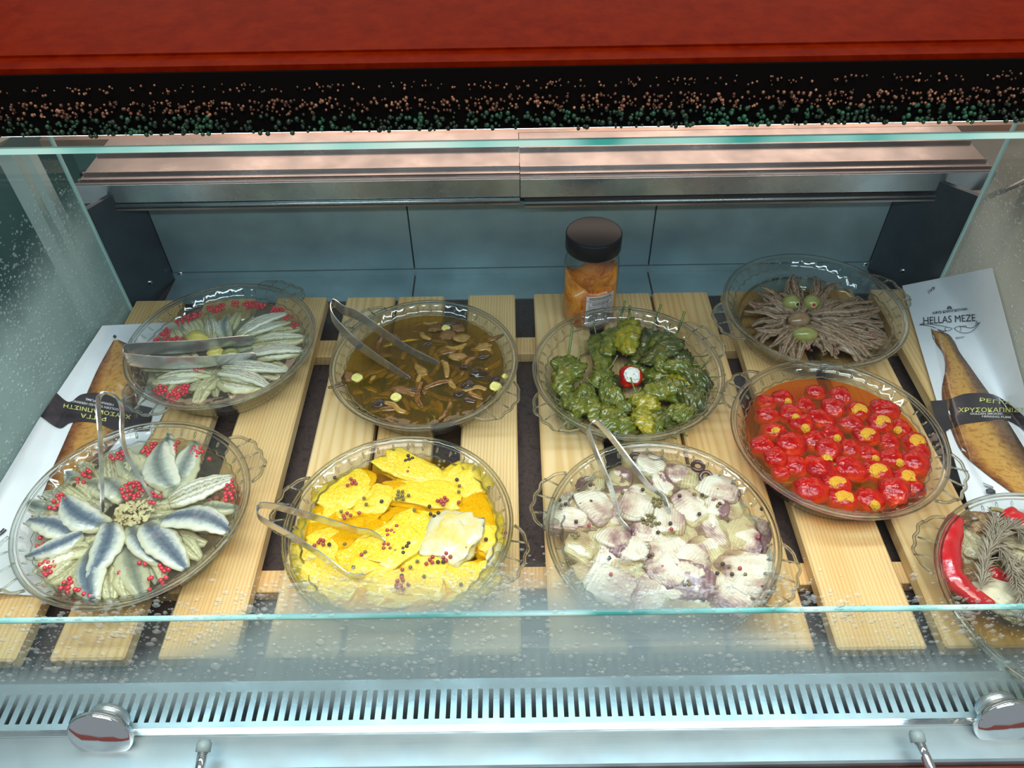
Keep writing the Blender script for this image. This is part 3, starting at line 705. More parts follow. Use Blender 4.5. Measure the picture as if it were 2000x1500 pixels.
for i in range(20):
    a = 2 * PI * i / 20 + .1; a0_ = (870 + 150 * math.cos(a), 830 + 120 * math.sin(a)); a1_ = (870 + 620 * math.cos(a) - 40 * math.sin(a), 850 + 480 * math.sin(a))
    lay('D6', 'anchovy_fillet', FV[('grey', 'cream', 'ribs')[i % 3]][i % 3], q6(*a0_), q6(*a1_), .0235, .090, 1.15, .04, random.uniform(-.3, .3), 'sunken ' + FN[('grey', 'cream', 'ribs')[i % 3]], 'fish fillet')
q1 = conv(200, 540, .25)
d1 = [((1040, 450), (1440, 285), 'ribs', .9, 2), ((1060, 480), (1480, 375), 'ribs', .9, 1), ((1170, 530), (1600, 500), 'cream', 1.3, 1), ((1140, 600), (1600, 580), 'ribs', 1.1, 2), ((1200, 650), (1560, 625), 'cream', .8, 1), ((940, 690), (1450, 750), 'ribs', .9, 2),
      ((930, 730), (1340, 870), 'ribs', 1.05, 2), ((900, 830), (1250, 900), 'cream', 1.5, 1), ((900, 780), (710, 990), 'cream', .9, 0), ((790, 790), (390, 860), 'ribs', 1.0, 1), ((860, 760), (440, 800), 'cream', .9, 1), ((700, 720), (320, 730), 'ribs', .9, 1),
      ((950, 510), (950, 330), 'grey', 1.0, 1), ((880, 490), (850, 330), 'ribs', .9, 1), ((1010, 420), (1080, 290), 'cream', .7, 0), ((700, 440), (660, 360), 'ribs', .7, 0), ((790, 420), (720, 350), 'cream', .6, 0), ((610, 520), (550, 420), 'cream', .8, 0),
      ((820, 890), (780, 990), 'cream', .9, 0), ((1180, 470), (1560, 430), 'cream', .8, 0), ((640, 860), (500, 930), 'cream', .9, 0), ((880, 850), (660, 900), 'ribs', .9, 0), ((760, 640), (560, 600), 'cream', .8, 0)]
for i, (a, b, k, ws, lv) in enumerate(d1):
    lay('D1', 'anchovy_fillet', FV[k][i % 3], q1(*a), q1(*b), .0300 + .0035 * lv, .090, ws * .9, .05, random.uniform(-.3, .3), FN[k], 'fish fillet')
for i in range(18):
    a = 2 * PI * i / 18 + .3; a0_ = (930 + 130 * math.cos(a), 620 + 90 * math.sin(a)); a1_ = (930 + 560 * math.cos(a), 620 + 330 * math.sin(a))
    lay('D1', 'anchovy_fillet', FV[('cream', 'ribs', 'grey')[i % 3]][i % 3], q1(*a0_), q1(*a1_), .0230, .090, .95, .04, random.uniform(-.3, .3), 'sunken ' + FN[('cream', 'ribs', 'grey')[i % 3]], 'fish fillet')
# shredded herb and crumbs in the middle of the front left dish: uncountable
def crumbs(dk, px, py, n, spread, mt, z, name, lab, r=(.0015, .004)):
    rnd = random.Random(px); sv, sf = uvsphere(6, 4); V = []; Fc = []; c = at(px, py, z)
    for _ in range(n):
        a = rnd.uniform(0, 2 * PI); q = spread * math.sqrt(rnd.random()); rr = rnd.uniform(*r); k = len(V); e = (rnd.uniform(.4, 1.2), rnd.uniform(.4, 1.2), rnd.uniform(.3, .6)); th = rnd.uniform(0, PI)
        for p in sv:
            x = p[0] * rr * e[0]; y = p[1] * rr * e[1]; V.append((q * math.cos(a) + x * math.cos(th) - y * math.sin(th), q * math.sin(a) * .8 + x * math.sin(th) + y * math.cos(th), p[2] * rr * e[2] + rnd.uniform(-.0008, .0008)))
        Fc += [tuple(i + k for i in f) for f in sf]
    o = link(name, mesh(name, V, Fc, mt, True), None, c); tag(o, lab, 'fish crumbs', None, 'stuff'); return o
crumbs('D6', 262, 1000, 160, .022, M('fish_flakes', [(0.36, 0.30, 0.16), (0.70, 0.66, 0.46)], scale=90, rough=.5), .036, 'fish_flakes', 'loose cream fish flakes in the middle of the front left anchovy dish')
crumbs('D6', 370, 905, 60, .018, M('orange_flakes', [(0.42, 0.13, 0.05), (0.55, 0.30, 0.10)], scale=90, rough=.5), .030, 'chilli_flakes', 'sunken orange chilli flakes at the upper right of the front left anchovy dish', (.0012, .003))
crumbs('D6', 435, 975, 80, .020, M('red_flakes', [(0.42, 0.06, 0.04), (0.50, 0.16, 0.08)], scale=90, rough=.5), .030, 'chilli_flakes', 'sunken red chilli flakes at the right rim of the front left anchovy dish', (.0015, .003))

# ------------------------------------------------------------------ small round things, one mesh each, copied
def grain(name, r, mt, seed=1): return blob(name, (r, r, r * .94), mt, 1.0, ((2.2, .06),), seed, (10, 7))
G_BERRY = grain('pink_berry', .0027, M_BERRY); G_BLK = grain('black_peppercorn', .0023, M_PEPB, 2); G_GRN = grain('green_peppercorn', .0021, M_PEPG, 3); G_ROSE = grain('rose_peppercorn', .0022, M_PEPR, 4)
def scatter(dk, me, name, specs, z, lab, cat, seed, step=.0046):
    """specs: (px, py, count, spread px, angle) clusters; touching grains kept apart"""
    rnd = random.Random(seed)
    for (px, py, n, sp, place) in specs:
        c = at(px, py, z); done = []; dc = Vector((*DISH[dk]['c'], c.z)); dv = c - dc
        if dv.length > .101: c = dc + dv * (.101 / dv.length)
        tries = 0; rad = step * .55 * math.sqrt(n) * sp
        while len(done) < n and tries < 4000:
            tries += 1; a = rnd.uniform(0, 2 * PI); q = rad * math.sqrt(rnd.random())
            x, y = c.x + q * math.cos(a), c.y + q * math.sin(a)
            if any((x - u) ** 2 + (y - v) ** 2 < step ** 2 for u, v in done): continue
            if math.hypot(x - DISH[dk]['c'][0], y - DISH[dk]['c'][1]) > .1065: continue
            done.append((x, y))
            o = link(name, me, None, (x, y, z + rnd.uniform(-.0008, .0012)), (rnd.uniform(0, 6), rnd.uniform(0, 6), 0))
            pl = place.replace('the front left anchovy dish', 'front left dish').replace('the rear left anchovy dish', 'rear left dish').replace('the purple and white fish dish', 'purple fish dish').replace('the yellow fish dish', 'yellow dish')
            tag(o, '%s %s' % (lab, pl), cat, '%s %s' % (lab, pl))
bl = 'pink peppercorn'
def cl(q, L): return [(q(x, y)[0], q(x, y)[1], n, sp, pl) for (x, y, n, sp, pl) in L]
scatter('D6', G_BERRY, 'pink_peppercorn', cl(q6, [(1085, 295, 30, 1.0, 'in the cluster at the top rim of the front left anchovy dish'), (925, 635, 30, 1.0, 'in the big cluster between the tips of the upright tongs'),
  (800, 350, 7, 1.2, 'left of the upright tongs at the far rim'), (1270, 270, 4, 1.6, 'in the short row at the top rim of the front left anchovy dish'), (1430, 310, 8, 1.4, 'in the row at the upper right rim of the front left anchovy dish'), (1530, 350, 1, 1, 'alone at the upper right rim of the front left anchovy dish'),
  (1685, 570, 8, 1.0, 'in the strip at the right rim of the front left anchovy dish'), (1680, 655, 8, 1.1, 'in the strip lower on the right rim of the front left anchovy dish'), (1632, 885, 2, 1.5, 'at the right rim beside the blue fillet'), (1160, 1160, 9, 1.0, 'in the cluster on the lower right fillet tail'),
  (835, 963, 2, 1.2, 'on the dark fillet in the middle'), (540, 958, 1, 1, 'alone left of the middle of the front left anchovy dish'), (468, 828, 3, 2.5, 'on the left blue fillet'), (520, 500, 8, 1.5, 'in the row at the upper left rim of the front left anchovy dish'), (275, 700, 12, 1.3, 'in the cluster at the left rim of the front left anchovy dish'),
  (195, 850, 2, 1.2, 'alone at the left rim of the front left anchovy dish'), (160, 980, 4, 1.8, 'in the row at the far left rim of the front left anchovy dish'), (135, 1070, 4, 1.6, 'in the row at the lower left rim of the front left anchovy dish'), (220, 1240, 10, 1.2, 'in the cluster at the lower left rim of the front left anchovy dish'),
  (400, 1390, 7, 1.5, 'in the cluster at the bottom rim of the front left anchovy dish'), (530, 1430, 5, 1.6, 'in the row at the bottom rim of the front left anchovy dish'), (826, 1200, 1, 1, 'alone on the lower fillets of the front left anchovy dish'), (1035, 1255, 1, 1, 'alone at the lower right of the front left anchovy dish'), (985, 1150, 2, 1.2, 'beside the lower right fillets'), (465, 1320, 2, 2, 'near the bottom left of the front left anchovy dish'), (1110, 1310, 5, 2.0, 'scattered at the bottom right rim of the front left anchovy dish'),
  (1080, 690, 5, 1.5, 'near the middle, under the right tong tip')]), .0395, bl, 'peppercorn', 1)
scatter('D1', G_BERRY, 'pink_peppercorn', cl(q1, [(890, 240, 17, 1.1, 'in the cluster at the top rim of the rear left anchovy dish'), (1040, 213, 4, 1.3, 'in the small group at the top rim of the rear left anchovy dish'), (1160, 212, 10, 1.2, 'in the row at the top rim, left part'), (1250, 215, 9, 1.1, 'in the row at the top rim, right part'),
  (1380, 255, 11, 1.1, 'in the cluster at the upper right rim of the rear left anchovy dish'), (1490, 290, 6, 1.3, 'in the row at the right rim, upper part'), (1575, 355, 4, 1.2, 'in the little group at the right rim of the rear left anchovy dish'), (1628, 572, 3, 1.0, 'by the far right rim of the rear left anchovy dish'), (660, 310, 9, 1.3, 'in the row at the upper left rim of the rear left anchovy dish'), (740, 290, 4, 1.4, 'at the end of the upper left row'),
  (590, 350, 3, 1.4, 'at the start of the upper left row'), (485, 435, 6, 1.2, 'in the row at the left rim, upper part'), (430, 480, 5, 1.3, 'in the row at the left rim, lower part'), (395, 520, 3, 1.2, 'next to the tongs at the left rim'), (530, 515, 7, 1.1, 'in the cluster above the lying tongs'), (590, 495, 6, 1.2, 'in the cluster left of the yellow pepper'),
  (750, 710, 12, 1.0, 'in the cluster under the lower tong arm'), (1095, 645, 8, 1.0, 'on the serrated tong tip'), (1012, 658, 2, 1.0, 'beside the serrated tong tip'), (620, 888, 16, 0.95, 'in the round cluster at the lower left of the rear left anchovy dish'), (555, 880, 2, 1.2, 'left of the round cluster'), (415, 910, 10, 1.1, 'at the lower left rim of the rear left anchovy dish'), (525, 958, 9, 1.2, 'at the bottom rim of the rear left anchovy dish')]), .0385, bl, 'peppercorn', 2)
scatter('D6', G_BLK, 'black_peppercorn', cl(q6, [(625, 435, 1, 1, 'at the upper left rim of the front left anchovy dish'), (655, 415, 1, 1, 'at the upper left rim of the front left anchovy dish'), (443, 570, 1, 1, 'at the left rim of the front left anchovy dish'), (545, 480, 1, 1, 'at the upper left rim of the front left anchovy dish'), (385, 1355, 1, 1, 'at the bottom rim of the front left anchovy dish')]), .0385, 'dark peppercorn', 'peppercorn', 3)
q7 = conv(490, 840, .28)
r7 = random.Random(11)
B7 = [(585, 332), (790, 475), (630, 568), (755, 578), (912, 497), (805, 518), (1102, 265), (1095, 290), (1437, 345), (1455, 388), (1450, 430), (1450, 503), (1245, 532), (1620, 620), (1660, 400), (1775, 718), (547, 797), (655, 795), (797, 850), (772, 868), (1062, 855), (1008, 842), (1113, 955), (1057, 973), (1052, 1015), (1208, 1020), (1465, 1075), (1017, 668), (1640, 762), (1140, 557), (715, 955), (300, 1045), (1345, 810), (1160, 915)]
for i, p in enumerate(B7):
    px, py = q7(*p); me = (G_BLK, G_GRN, G_GRN, G_ROSE)[i % 4]
    w_ = {G_BLK: ('black_peppercorn', 'loose black peppercorn'), G_GRN: ('green_peppercorn', 'loose olive green peppercorn'), G_ROSE: ('rose_peppercorn', 'loose dark red peppercorn')}[me]
    c = at(px, py, .041); tag(link(w_[0], me, None, (c.x, c.y, .041), (i, i * 2, 0)), where('D7', c.x, c.y, w_[1]), 'peppercorn')
for (me, nm, lab, L) in ((G_ROSE, 'rose_peppercorn', 'dark red peppercorn', [(700, 370, 5, 1.2, 'in the cluster on the upper left yellow piece'), (1335, 495, 7, 1.0, 'in the dense cluster right of the middle of the yellow fish dish'), (668, 600, 4, 1.1, 'in the cluster above the tongs on yellow fish'), (970, 710, 4, 1.2, 'in the cluster beyond the upper tong tip'), (480, 785, 5, 1.3, 'in the cluster between the tong arms'), (940, 815, 4, 1.3, 'in the cluster right of the upper tong tip'), (1050, 1070, 8, 1.2, 'in the cluster on the lower yellow pieces'), (1360, 880, 4, 1.3, 'in the cluster on the white piece'), (1245, 905, 4, 1.2, 'in the cluster under the white piece'), (1510, 820, 3, 1.2, 'in the cluster right of the white piece')]),
                         (G_GRN, 'green_peppercorn', 'olive green peppercorn', [(1050, 455, 8, 1.4, 'in the row at the middle of the yellow fish dish'), (1330, 240, 4, 1.3, 'at the far rim of the yellow fish dish')]),
                         (G_BLK, 'black_peppercorn', 'black peppercorn', [(1100, 202, 4, 1.1, 'on the far white-tipped piece'), (1280, 580, 3, 1.3, 'above the white piece of yellow fish'), (1085, 810, 3, 1.2, 'on the middle yellow piece'), (1325, 918, 2, 1.1, 'at the foot of the white piece')])):
    scatter('D7', me, nm, cl(q7, L), .0415, lab, 'peppercorn', 5, .0040)
q8 = conv(1030, 820, .28)
B8 = [(225, 560), (237, 595), (266, 587), (370, 588), (443, 570), (447, 612), (440, 455), (663, 508), (805, 487), (987, 537), (1063, 530), (1165, 517), (1220, 525), (1327, 489), (1342, 585), (1328, 600), (1200, 657), (921, 721), (998, 722), (1020, 783), (912, 785), (920, 605), (340, 710), (850, 883), (848, 948), (873, 938), (572, 963), (811, 1028), (1363, 1005), (1408, 1023), (1428, 1077), (1520, 1078), (1325, 1070), (1165, 1023), (1083, 1067), (1545, 1208), (1228, 1255), (1685, 722), (1635, 622), (865, 443), (430, 735), (1005, 762), (943, 1025), (1483, 1035), (583, 1078), (1610, 820)]
for i, p in enumerate(B8):
    px, py = q8(*p); me = G_ROSE if i >= 39 else (G_BLK, G_GRN)[i % 2]
    w_ = {G_BLK: ('black_peppercorn', 'black peppercorn'), G_GRN: ('green_peppercorn', 'green peppercorn'), G_ROSE: ('rose_peppercorn', 'rose red peppercorn')}[me]
    c = at(px, py, .042); tag(link(w_[0], me, None, (c.x, c.y, .042), (i, i * 2, 0)), where('D8', c.x, c.y, w_[1]), 'peppercorn')
scatter('D8', G_GRN, 'green_peppercorn', cl(q8, [(850, 705, 13, 1.0, 'in the dense cluster between the tong tips, purple and white fish dish'), (905, 570, 6, 1.1, 'under the right tong arm, purple and white fish dish'), (335, 805, 4, 1.0, 'at the left in the purple and white fish dish'), (1100, 1130, 5, 1.1, 'on the lower purple chunk')]), .042, 'olive green peppercorn', 'peppercorn', 6, .0040)

# ------------------------------------------------------------------ D7 yellow fish
def fish_yellow(name, white=0.5):
    mt, n, out = nt(name); b = prin(n, out, 0.28, 0, 0.5, 0.35)
    oi = n.nodes.new('ShaderNodeObjectInfo')
    v = coords(n); av = N(n, 'ShaderNodeVectorMath', operation='ADD'); cm = n.nodes.new('ShaderNodeCombineXYZ'); n.links.new(oi.outputs['Random'], cm.inputs[0]); n.links.new(oi.outputs['Random'], cm.inputs[1])
    n.links.new(v, av.inputs[0]); n.links.new(cm.outputs[0], av.inputs[1]); nz = noise_t(n, av.outputs[0], 26, 3, 0.55)
    col = ramp(n, nz, [(0.28, (0.58, 0.30, 0.004)), (0.42, (0.70, 0.45, 0.004)), (0.60, (0.72, 0.54, 0.03)), (0.62 + .2 * (1 - white) + .02, (0.70, 0.60, 0.20)), (0.95, (0.66, 0.62, 0.40))])
    wv = N(n, 'ShaderNodeTexWave', wave_type='BANDS', i_Scale=38, i_Distortion=3.0); n.links.new(av.outputs[0], wv.inputs['Vector'])
    n.links.new(col, b.inputs['Base Color'])
    bump(n, b, mth(n, 'ADD', mth(n, 'MULTIPLY', wv.outputs[0], .35), noise_t(n, av.outputs[0], 120, 4)), .3, .0012); return mt
M_Y = [fish_yellow('yellow_fish', .3), fish_yellow('pale_yellow_fish', 1.0)]
M_WHITEF = M('white_fish', [(0.62, 0.42, 0.04), (0.54, 0.48, 0.26), (0.50, 0.47, 0.38)], scale=3.0, rough=.25, coat=.4, bs=.3, bscale=150, bd=.001)
YB = [blob('yellow_piece', (.5, .5, .5), M_Y[0], .72, ((1.3, .35), (3, .16), (7, .07)), i, (36, 22)) for i in range(4)] + [blob('pale_yellow_piece', (.5, .5, .5), M_Y[1], .72, ((1.3, .35), (3, .16), (7, .07)), i + 5, (36, 22)) for i in range(2)] + [blob('white_piece', (.5, .5, .5), M_WHITEF, .75, ((1.3, .32), (3, .16), (7, .08)), i + 9, (36, 22)) for i in range(2)]
d7 = [  # centre, length, width (crop px), angle deg (image, ccw), kind, level
 ((650, 430), 480, 290, 48, 4, 1), ((1110, 275), 520, 210, -22, 4, 2), ((1240, 460), 620, 230, -15, 0, 1), ((860, 500), 320, 230, 60, 4, 1), ((1480, 370), 330, 300, -60, 1, 1), ((1560, 560), 420, 230, -70, 2, 0), ((990, 790), 560, 330, 35, 5, 2), ((830, 900), 420, 260, 30, 0, 1),
 ((1400, 760), 420, 330, 65, 6, 3), ((1240, 950), 460, 300, 80, 0, 1), ((1640, 760), 280, 200, -60, 3, 1), ((1520, 1050), 380, 270, 20, 4, 1), ((560, 800), 420, 260, 20, 2, 0), ((480, 960), 460, 330, -60, 4, 1), ((620, 1080), 420, 240, -30, 5, 1), ((980, 1090), 340, 240, 20, 1, 1),
 ((1120, 1140), 460, 200, 0, 3, 0), ((1700, 870), 220, 90, 70, 7, 1), ((860, 700), 300, 220, 10, 1, 0), ((1080, 610), 380, 200, 0, 1, 0), ((760, 1060), 300, 220, 50, 2, 0), ((1350, 1120), 340, 220, -20, 2, 0), ((450, 640), 300, 220, 40, 3, 0), ((1250, 640), 260, 200, 0, 1, 0), ((970, 1180), 520, 160, 0, 0, 0), ((1640, 640), 200, 260, 0, 2, 0), ((720, 600), 300, 200, 0, 3, 0)]
for i, (c, L, W, ang, k, lv) in enumerate(d7):
    px, py = q7(*c); p = at(px, py, .034); sc_ = .28 * .00058
    ln = L * sc_; wd = W * sc_ * 1.15
    nm = ['yellow chunk of fish', 'yellow chunk of fish', 'yellow chunk of fish', 'yellow chunk of fish', 'pale yellow slice', 'pale yellow slice', 'white fish slice', 'white fish slice'][k]
    o = link('fish_piece', YB[k], None, (p.x, p.y, .0262 + .0038 * lv), (random.uniform(-.1, .1), random.uniform(-.1, .1), math.radians(ang * 1.0)), (ln, wd, .017))
    tag(o, where('D7', p.x, p.y, nm), 'fish piece')

# ------------------------------------------------------------------ D8 purple and white fish chunks
def fish_purple(name, amt):
    mt, n, out = nt(name); b = prin(n, out, 0.28, 0, 0.5, 0.35)
    oi = n.nodes.new('ShaderNodeObjectInfo'); v = coords(n, 'Object'); sep = n.nodes.new('ShaderNodeSeparateXYZ'); n.links.new(v, sep.inputs[0])
    cm = n.nodes.new('ShaderNodeCombineXYZ'); n.links.new(mth(n, 'MULTIPLY', oi.outputs['Random'], 9.0), cm.inputs[0]); av = N(n, 'ShaderNodeVectorMath', operation='ADD'); n.links.new(v, av.inputs[0]); n.links.new(cm.outputs[0], av.inputs[1])
    nz = noise_t(n, av.outputs[0], 2.6, 3, .55)
    q = mth(n, 'ADD', mth(n, 'MULTIPLY', sep.outputs[0], .55), nz)
    col = ramp(n, q, [(.30, (.58, .54, .43)), (.50, (.50, .42, .31)), (.62 - amt * .1, (.34, .22, .18)), (.76 - amt * .12, (.15, .07, .08)), (.95, (.24, .13, .11))])
    n.links.new(col, b.inputs['Base Color']); wv = N(n, 'ShaderNodeTexWave', i_Scale=4.0, i_Distortion=2.5); n.links.new(av.outputs[0], wv.inputs['Vector'])
    bump(n, b, mth(n, 'ADD', mth(n, 'MULTIPLY', wv.outputs[0], .5), noise_t(n, av.outputs[0], 12, 4)), .25, .03); return mt
M_P = [fish_purple('pale_fish', -1.4), fish_purple('rosy_fish', 0.0), fish_purple('purple_fish', 1.6)]
PB = [blob('fish_chunk', (.5, .5, .5), M_P[j // 2], .66, ((1.2, .30), (3, .13), (8, .05)), 20 + j, (32, 20)) for j in range(6)]
d8 = [((860, 310), 230, 190, 70, 0, 2), ((1080, 390), 290, 170, -15, 2, 1), ((480, 620), 320, 190, -62, 0, 3), ((440, 430), 200, 140, 0, 4, 0), ((650, 400), 200, 160, 60, 4, 1), ((740, 620), 270, 200, -25, 0, 3), ((660, 510), 150, 200, 80, 4, 1), ((800, 540), 190, 230, 60, 2, 1), ((950, 450), 170, 190, 30, 4, 2),
 ((1140, 620), 300, 190, -55, 1, 2), ((1340, 490), 300, 180, -30, 0, 3), ((1150, 540), 200, 180, 0, 4, 1), ((1320, 620), 190, 150, -20, 4, 2), ((1420, 600), 200, 160, 60, 1, 1), ((980, 720), 240, 190, -10, 1, 2), ((270, 700), 220, 250, 80, 0, 2), ((290, 600), 220, 150, 0, 0, 1), ((400, 700), 170, 180, 60, 3, 1), ((590, 820), 280, 220, -30, 2, 2),
 ((830, 800), 240, 150, -35, 2, 2), ((380, 880), 230, 200, 60, 1, 1), ((690, 900), 300, 180, -20, 4, 2), ((620, 990), 300, 160, -10, 0, 1), ((1330, 790), 230, 240, 40, 2, 1), ((1540, 790), 300, 260, -30, 3, 1), ((1260, 900), 240, 190, 20, 3, 1), ((1080, 860), 260, 160, 0, 1, 0), ((960, 930), 330, 210, 10, 3, 2), ((1130, 1000), 270, 200, -50, 0, 3),
 ((1500, 1020), 420, 190, -8, 3, 2), ((580, 1180), 400, 250, -30, 1, 2), ((840, 1250), 260, 230, -30, 0, 2), ((1090, 1130), 420, 260, -12, 4, 3), ((960, 1060), 230, 220, 30, 3, 3), ((820, 1070), 190, 170, 0, 1, 1), ((1420, 1230), 300, 260, 40, 3, 2), ((1560, 1160), 260, 240, -40, 1, 3), ((1130, 1260), 320, 150, 0, 1, 1), ((1180, 770), 220, 200, 0, 1, 0), ((480, 930), 200, 180, 0, 1, 0), ((600, 700), 180, 160, 0, 3, 1), ((1620, 930), 200, 200, 0, 3, 0), ((1320, 1080), 240, 200, 0, 1, 1), ((350, 540), 180, 140, 0, 1, 0), ((560, 560), 160, 180, 60, 3, 0), ((1240, 700), 200, 160, 0, 0, 1), ((980, 600), 170, 160, 0, 1, 1), ((700, 1080), 220, 180, 0, 1, 0), ((400, 1080), 160, 200, 60, 1, 0), ((880, 680), 180, 150, 0, 1, 0), ((1460, 900), 200, 200, 0, 3, 0)]
for i, (c, L, W, ang, k, lv) in enumerate(d8):
    px, py = q8(*c); p = at(px, py, .034); sc_ = .28 * .00058
    nm = ['creamy white chunk', 'pinkish white chunk', 'purple-skinned chunk'][k // 2]
    o = link('fish_chunk', PB[k], None, (p.x, p.y, .0245 + .0034 * lv), (random.uniform(-.2, .2), random.uniform(-.2, .2), math.radians(ang + (180 if i % 2 else 0))), (L * sc_ * .98, W * sc_ * 1.22, .018))
    tag(o, where('D8', p.x, p.y, nm), 'fish chunk')
ring = MB().tube([(.0062 * math.cos(2 * PI * i / 24), .0062 * math.sin(2 * PI * i / 24), 0) for i in range(25)], .0026, 10, False).me('olive_ring', M('black_olive', [(0.035, 0.012, 0.010), (0.08, 0.03, 0.025)], scale=200, rough=.25, coat=.4), True)
for (x, y, lab) in ((757, 268, 'dark olive ring by the far rim of the purple and white fish dish, nearer the tongs'), (1190, 323, 'brown olive ring floating at the upper right of the purple and white fish dish'), (1245, 400, 'black olive ring tilted beside the cream chunk in the purple and white fish dish')):
    px, py = q8(x, y); p = at(px, py, .038); tag(link('olive_ring', ring, None, p, (.1 if y != 400 else .5, 0, 0)), lab, 'olive ring')

# ------------------------------------------------------------------ D5 stuffed red peppers
M_RED = M('red_pepper_skin', [(0.22, 0.001, 0.003), (0.40, 0.005, 0.002), (0.58, 0.040, 0.002)], scale=1.4, rough=.12, spec=.45, coat=0, bs=.18, bscale=6, bd=.03)
M_CHEESE = M('cheese_filling', [(0.70, 0.32, 0.01), (0.74, 0.46, 0.05)], scale=3, rough=.5, bs=.5, bscale=8, bd=.05)
RB = [blob('pepper_body', (.5, .5, .46), M_RED, .92, ((1.2, .14), (2.6, .09), (6, .02)), 40 + j, (36, 24)) for j in range(5)]
def cheese_patch():
    V = []; Fc = []; rnd = random.Random(2); n = 14
    for k in range(5):
        rr = .30 * k / 4
        for j in range(n):
            a = 2 * PI * j / n; q = rr * (1 + .22 * noise.noise(Vector((math.cos(a) * 2, math.sin(a) * 2, 4)))); z = math.sqrt(max(0, .25 - q * q)) * .98 + .012 + .012 * noise.noise(Vector((a, k, 1)))
            if k == 4: z -= .05
            V.append((q * math.cos(a), q * math.sin(a), z))
    for k in range(4):
        for j in range(n): Fc.append((k * n + j, k * n + (j + 1) % n, (k + 1) * n + (j + 1) % n, (k + 1) * n + j))
    Fc.append(tuple(range(n))); return mesh('cheese_filling', V, Fc, M_CHEESE, True)
CH = cheese_patch()
q5 = conv(1400, 680, .25)
d5 = [((385, 415), 170, 130, 0, 0), ((515, 390), 180, 140, -20, 2), ((770, 345), 170, 120, -15, 0), ((965, 370), 190, 170, 0, 0), ((400, 520), 190, 130, 0, 0), ((580, 520), 200, 150, -30, 3), ((690, 440), 180, 140, 20, 0), ((820, 550), 260, 150, -50, 0), ((910, 470), 210, 150, -20, 0), ((1110, 485), 200, 160, -20, 1), ((1315, 480), 240, 160, -15, 0),
 ((665, 600), 210, 160, -40, 3), ((455, 640), 220, 140, -15, 3), ((1050, 590), 220, 130, 0, 0), ((1275, 590), 210, 150, 0, 1), ((1435, 620), 180, 150, -40, 3), ((360, 760), 200, 150, -10, 0), ((580, 755), 240, 190, -40, 0), ((760, 720), 210, 170, -10, 0), ((905, 670), 180, 140, -30, 3), ((1165, 690), 210, 150, 0, 1), ((1345, 730), 180, 150, 0, 0), ((1545, 740), 200, 170, 0, 1),
 ((870, 800), 220, 160, -40, 0), ((1045, 780), 190, 160, -10, 0), ((1190, 830), 180, 130, -20, 3), ((460, 860), 180, 150, 0, 0), ((610, 910), 220, 170, 10, 0), ((800, 940), 220, 200, 70, 3), ((1040, 950), 260, 170, -35, 0), ((1255, 960), 230, 170, -10, 1), ((1370, 860), 200, 150, -20, 3), ((1540, 900), 230, 190, -30, 0), ((1480, 1010), 200, 170, 0, 1), ((740, 1105), 260, 180, -10, 0), ((935, 1065), 220, 140, -10, 1),
 ((990, 1170), 230, 160, -15, 1), ((1200, 1180), 220, 160, -40, 3), ((1385, 1130), 240, 200, -30, 0), ((1540, 1080), 180, 150, 0, 0), ((500, 970), 140, 110, 0, 0), ((1590, 820), 150, 130, 0, 0)]
for i, (c, L, W, ang, k) in enumerate(d5):
    px, py = q5(*c); p = at(px, py, .034); sc_ = .25 * .00061; s_ = (L * sc_ * 1.05, W * sc_ * 1.30, min(L, W) * sc_ * 1.15)
    has = {0: 'glossy red pepper', 1: 'pepper with cheese on top', 2: 'pepper with pale cheese', 3: 'pepper with some cheese'}[k]
    t = thing('stuffed_red_pepper', where('D5', p.x, p.y, has), 'stuffed pepper', (p.x, p.y, .0282 + .0022 * (i % 3)), (0, 0, math.radians(ang)))
    b = link('pepper_body', RB[i % 5], t); b.scale = s_
    if k:
        f = link('cheese_filling', CH, t); f.scale = (s_[0] * (1.08 if k == 1 else .62), s_[1] * (1.08 if k == 1 else .62), s_[2] * 1.02)
        if k == 1: f.rotation_euler = (.45, 0, 0)
        else: f.rotation_euler = (.5 * (1 if i % 2 else -.3), .5 * (1 if i % 3 else -1), 0); f.location = (.10 * s_[0], -.18 * s_[1], .06 * s_[2])
p = at(*q5(920, 910), .040); tag(link('green_peppercorn', G_GRN, None, p), 'lone peppercorn floating among the red stuffed peppers', 'peppercorn')
ob = blob('olive_slice', (.013, .009, .005), M('dark_olive_piece', [(0.07, 0.045, 0.01), (0.16, 0.11, 0.03)], scale=60, rough=.3), .9, ((2, .2),), 3)
for (x, y) in ((1105, 875), (1220, 1070), (560, 1020), (1480, 820)):
    p = at(*q5(x, y), .030); tag(link('olive_slice', ob, None, (p.x, p.y, .026)), where('D5', p.x, p.y, 'sunken olive piece'), 'olive piece')

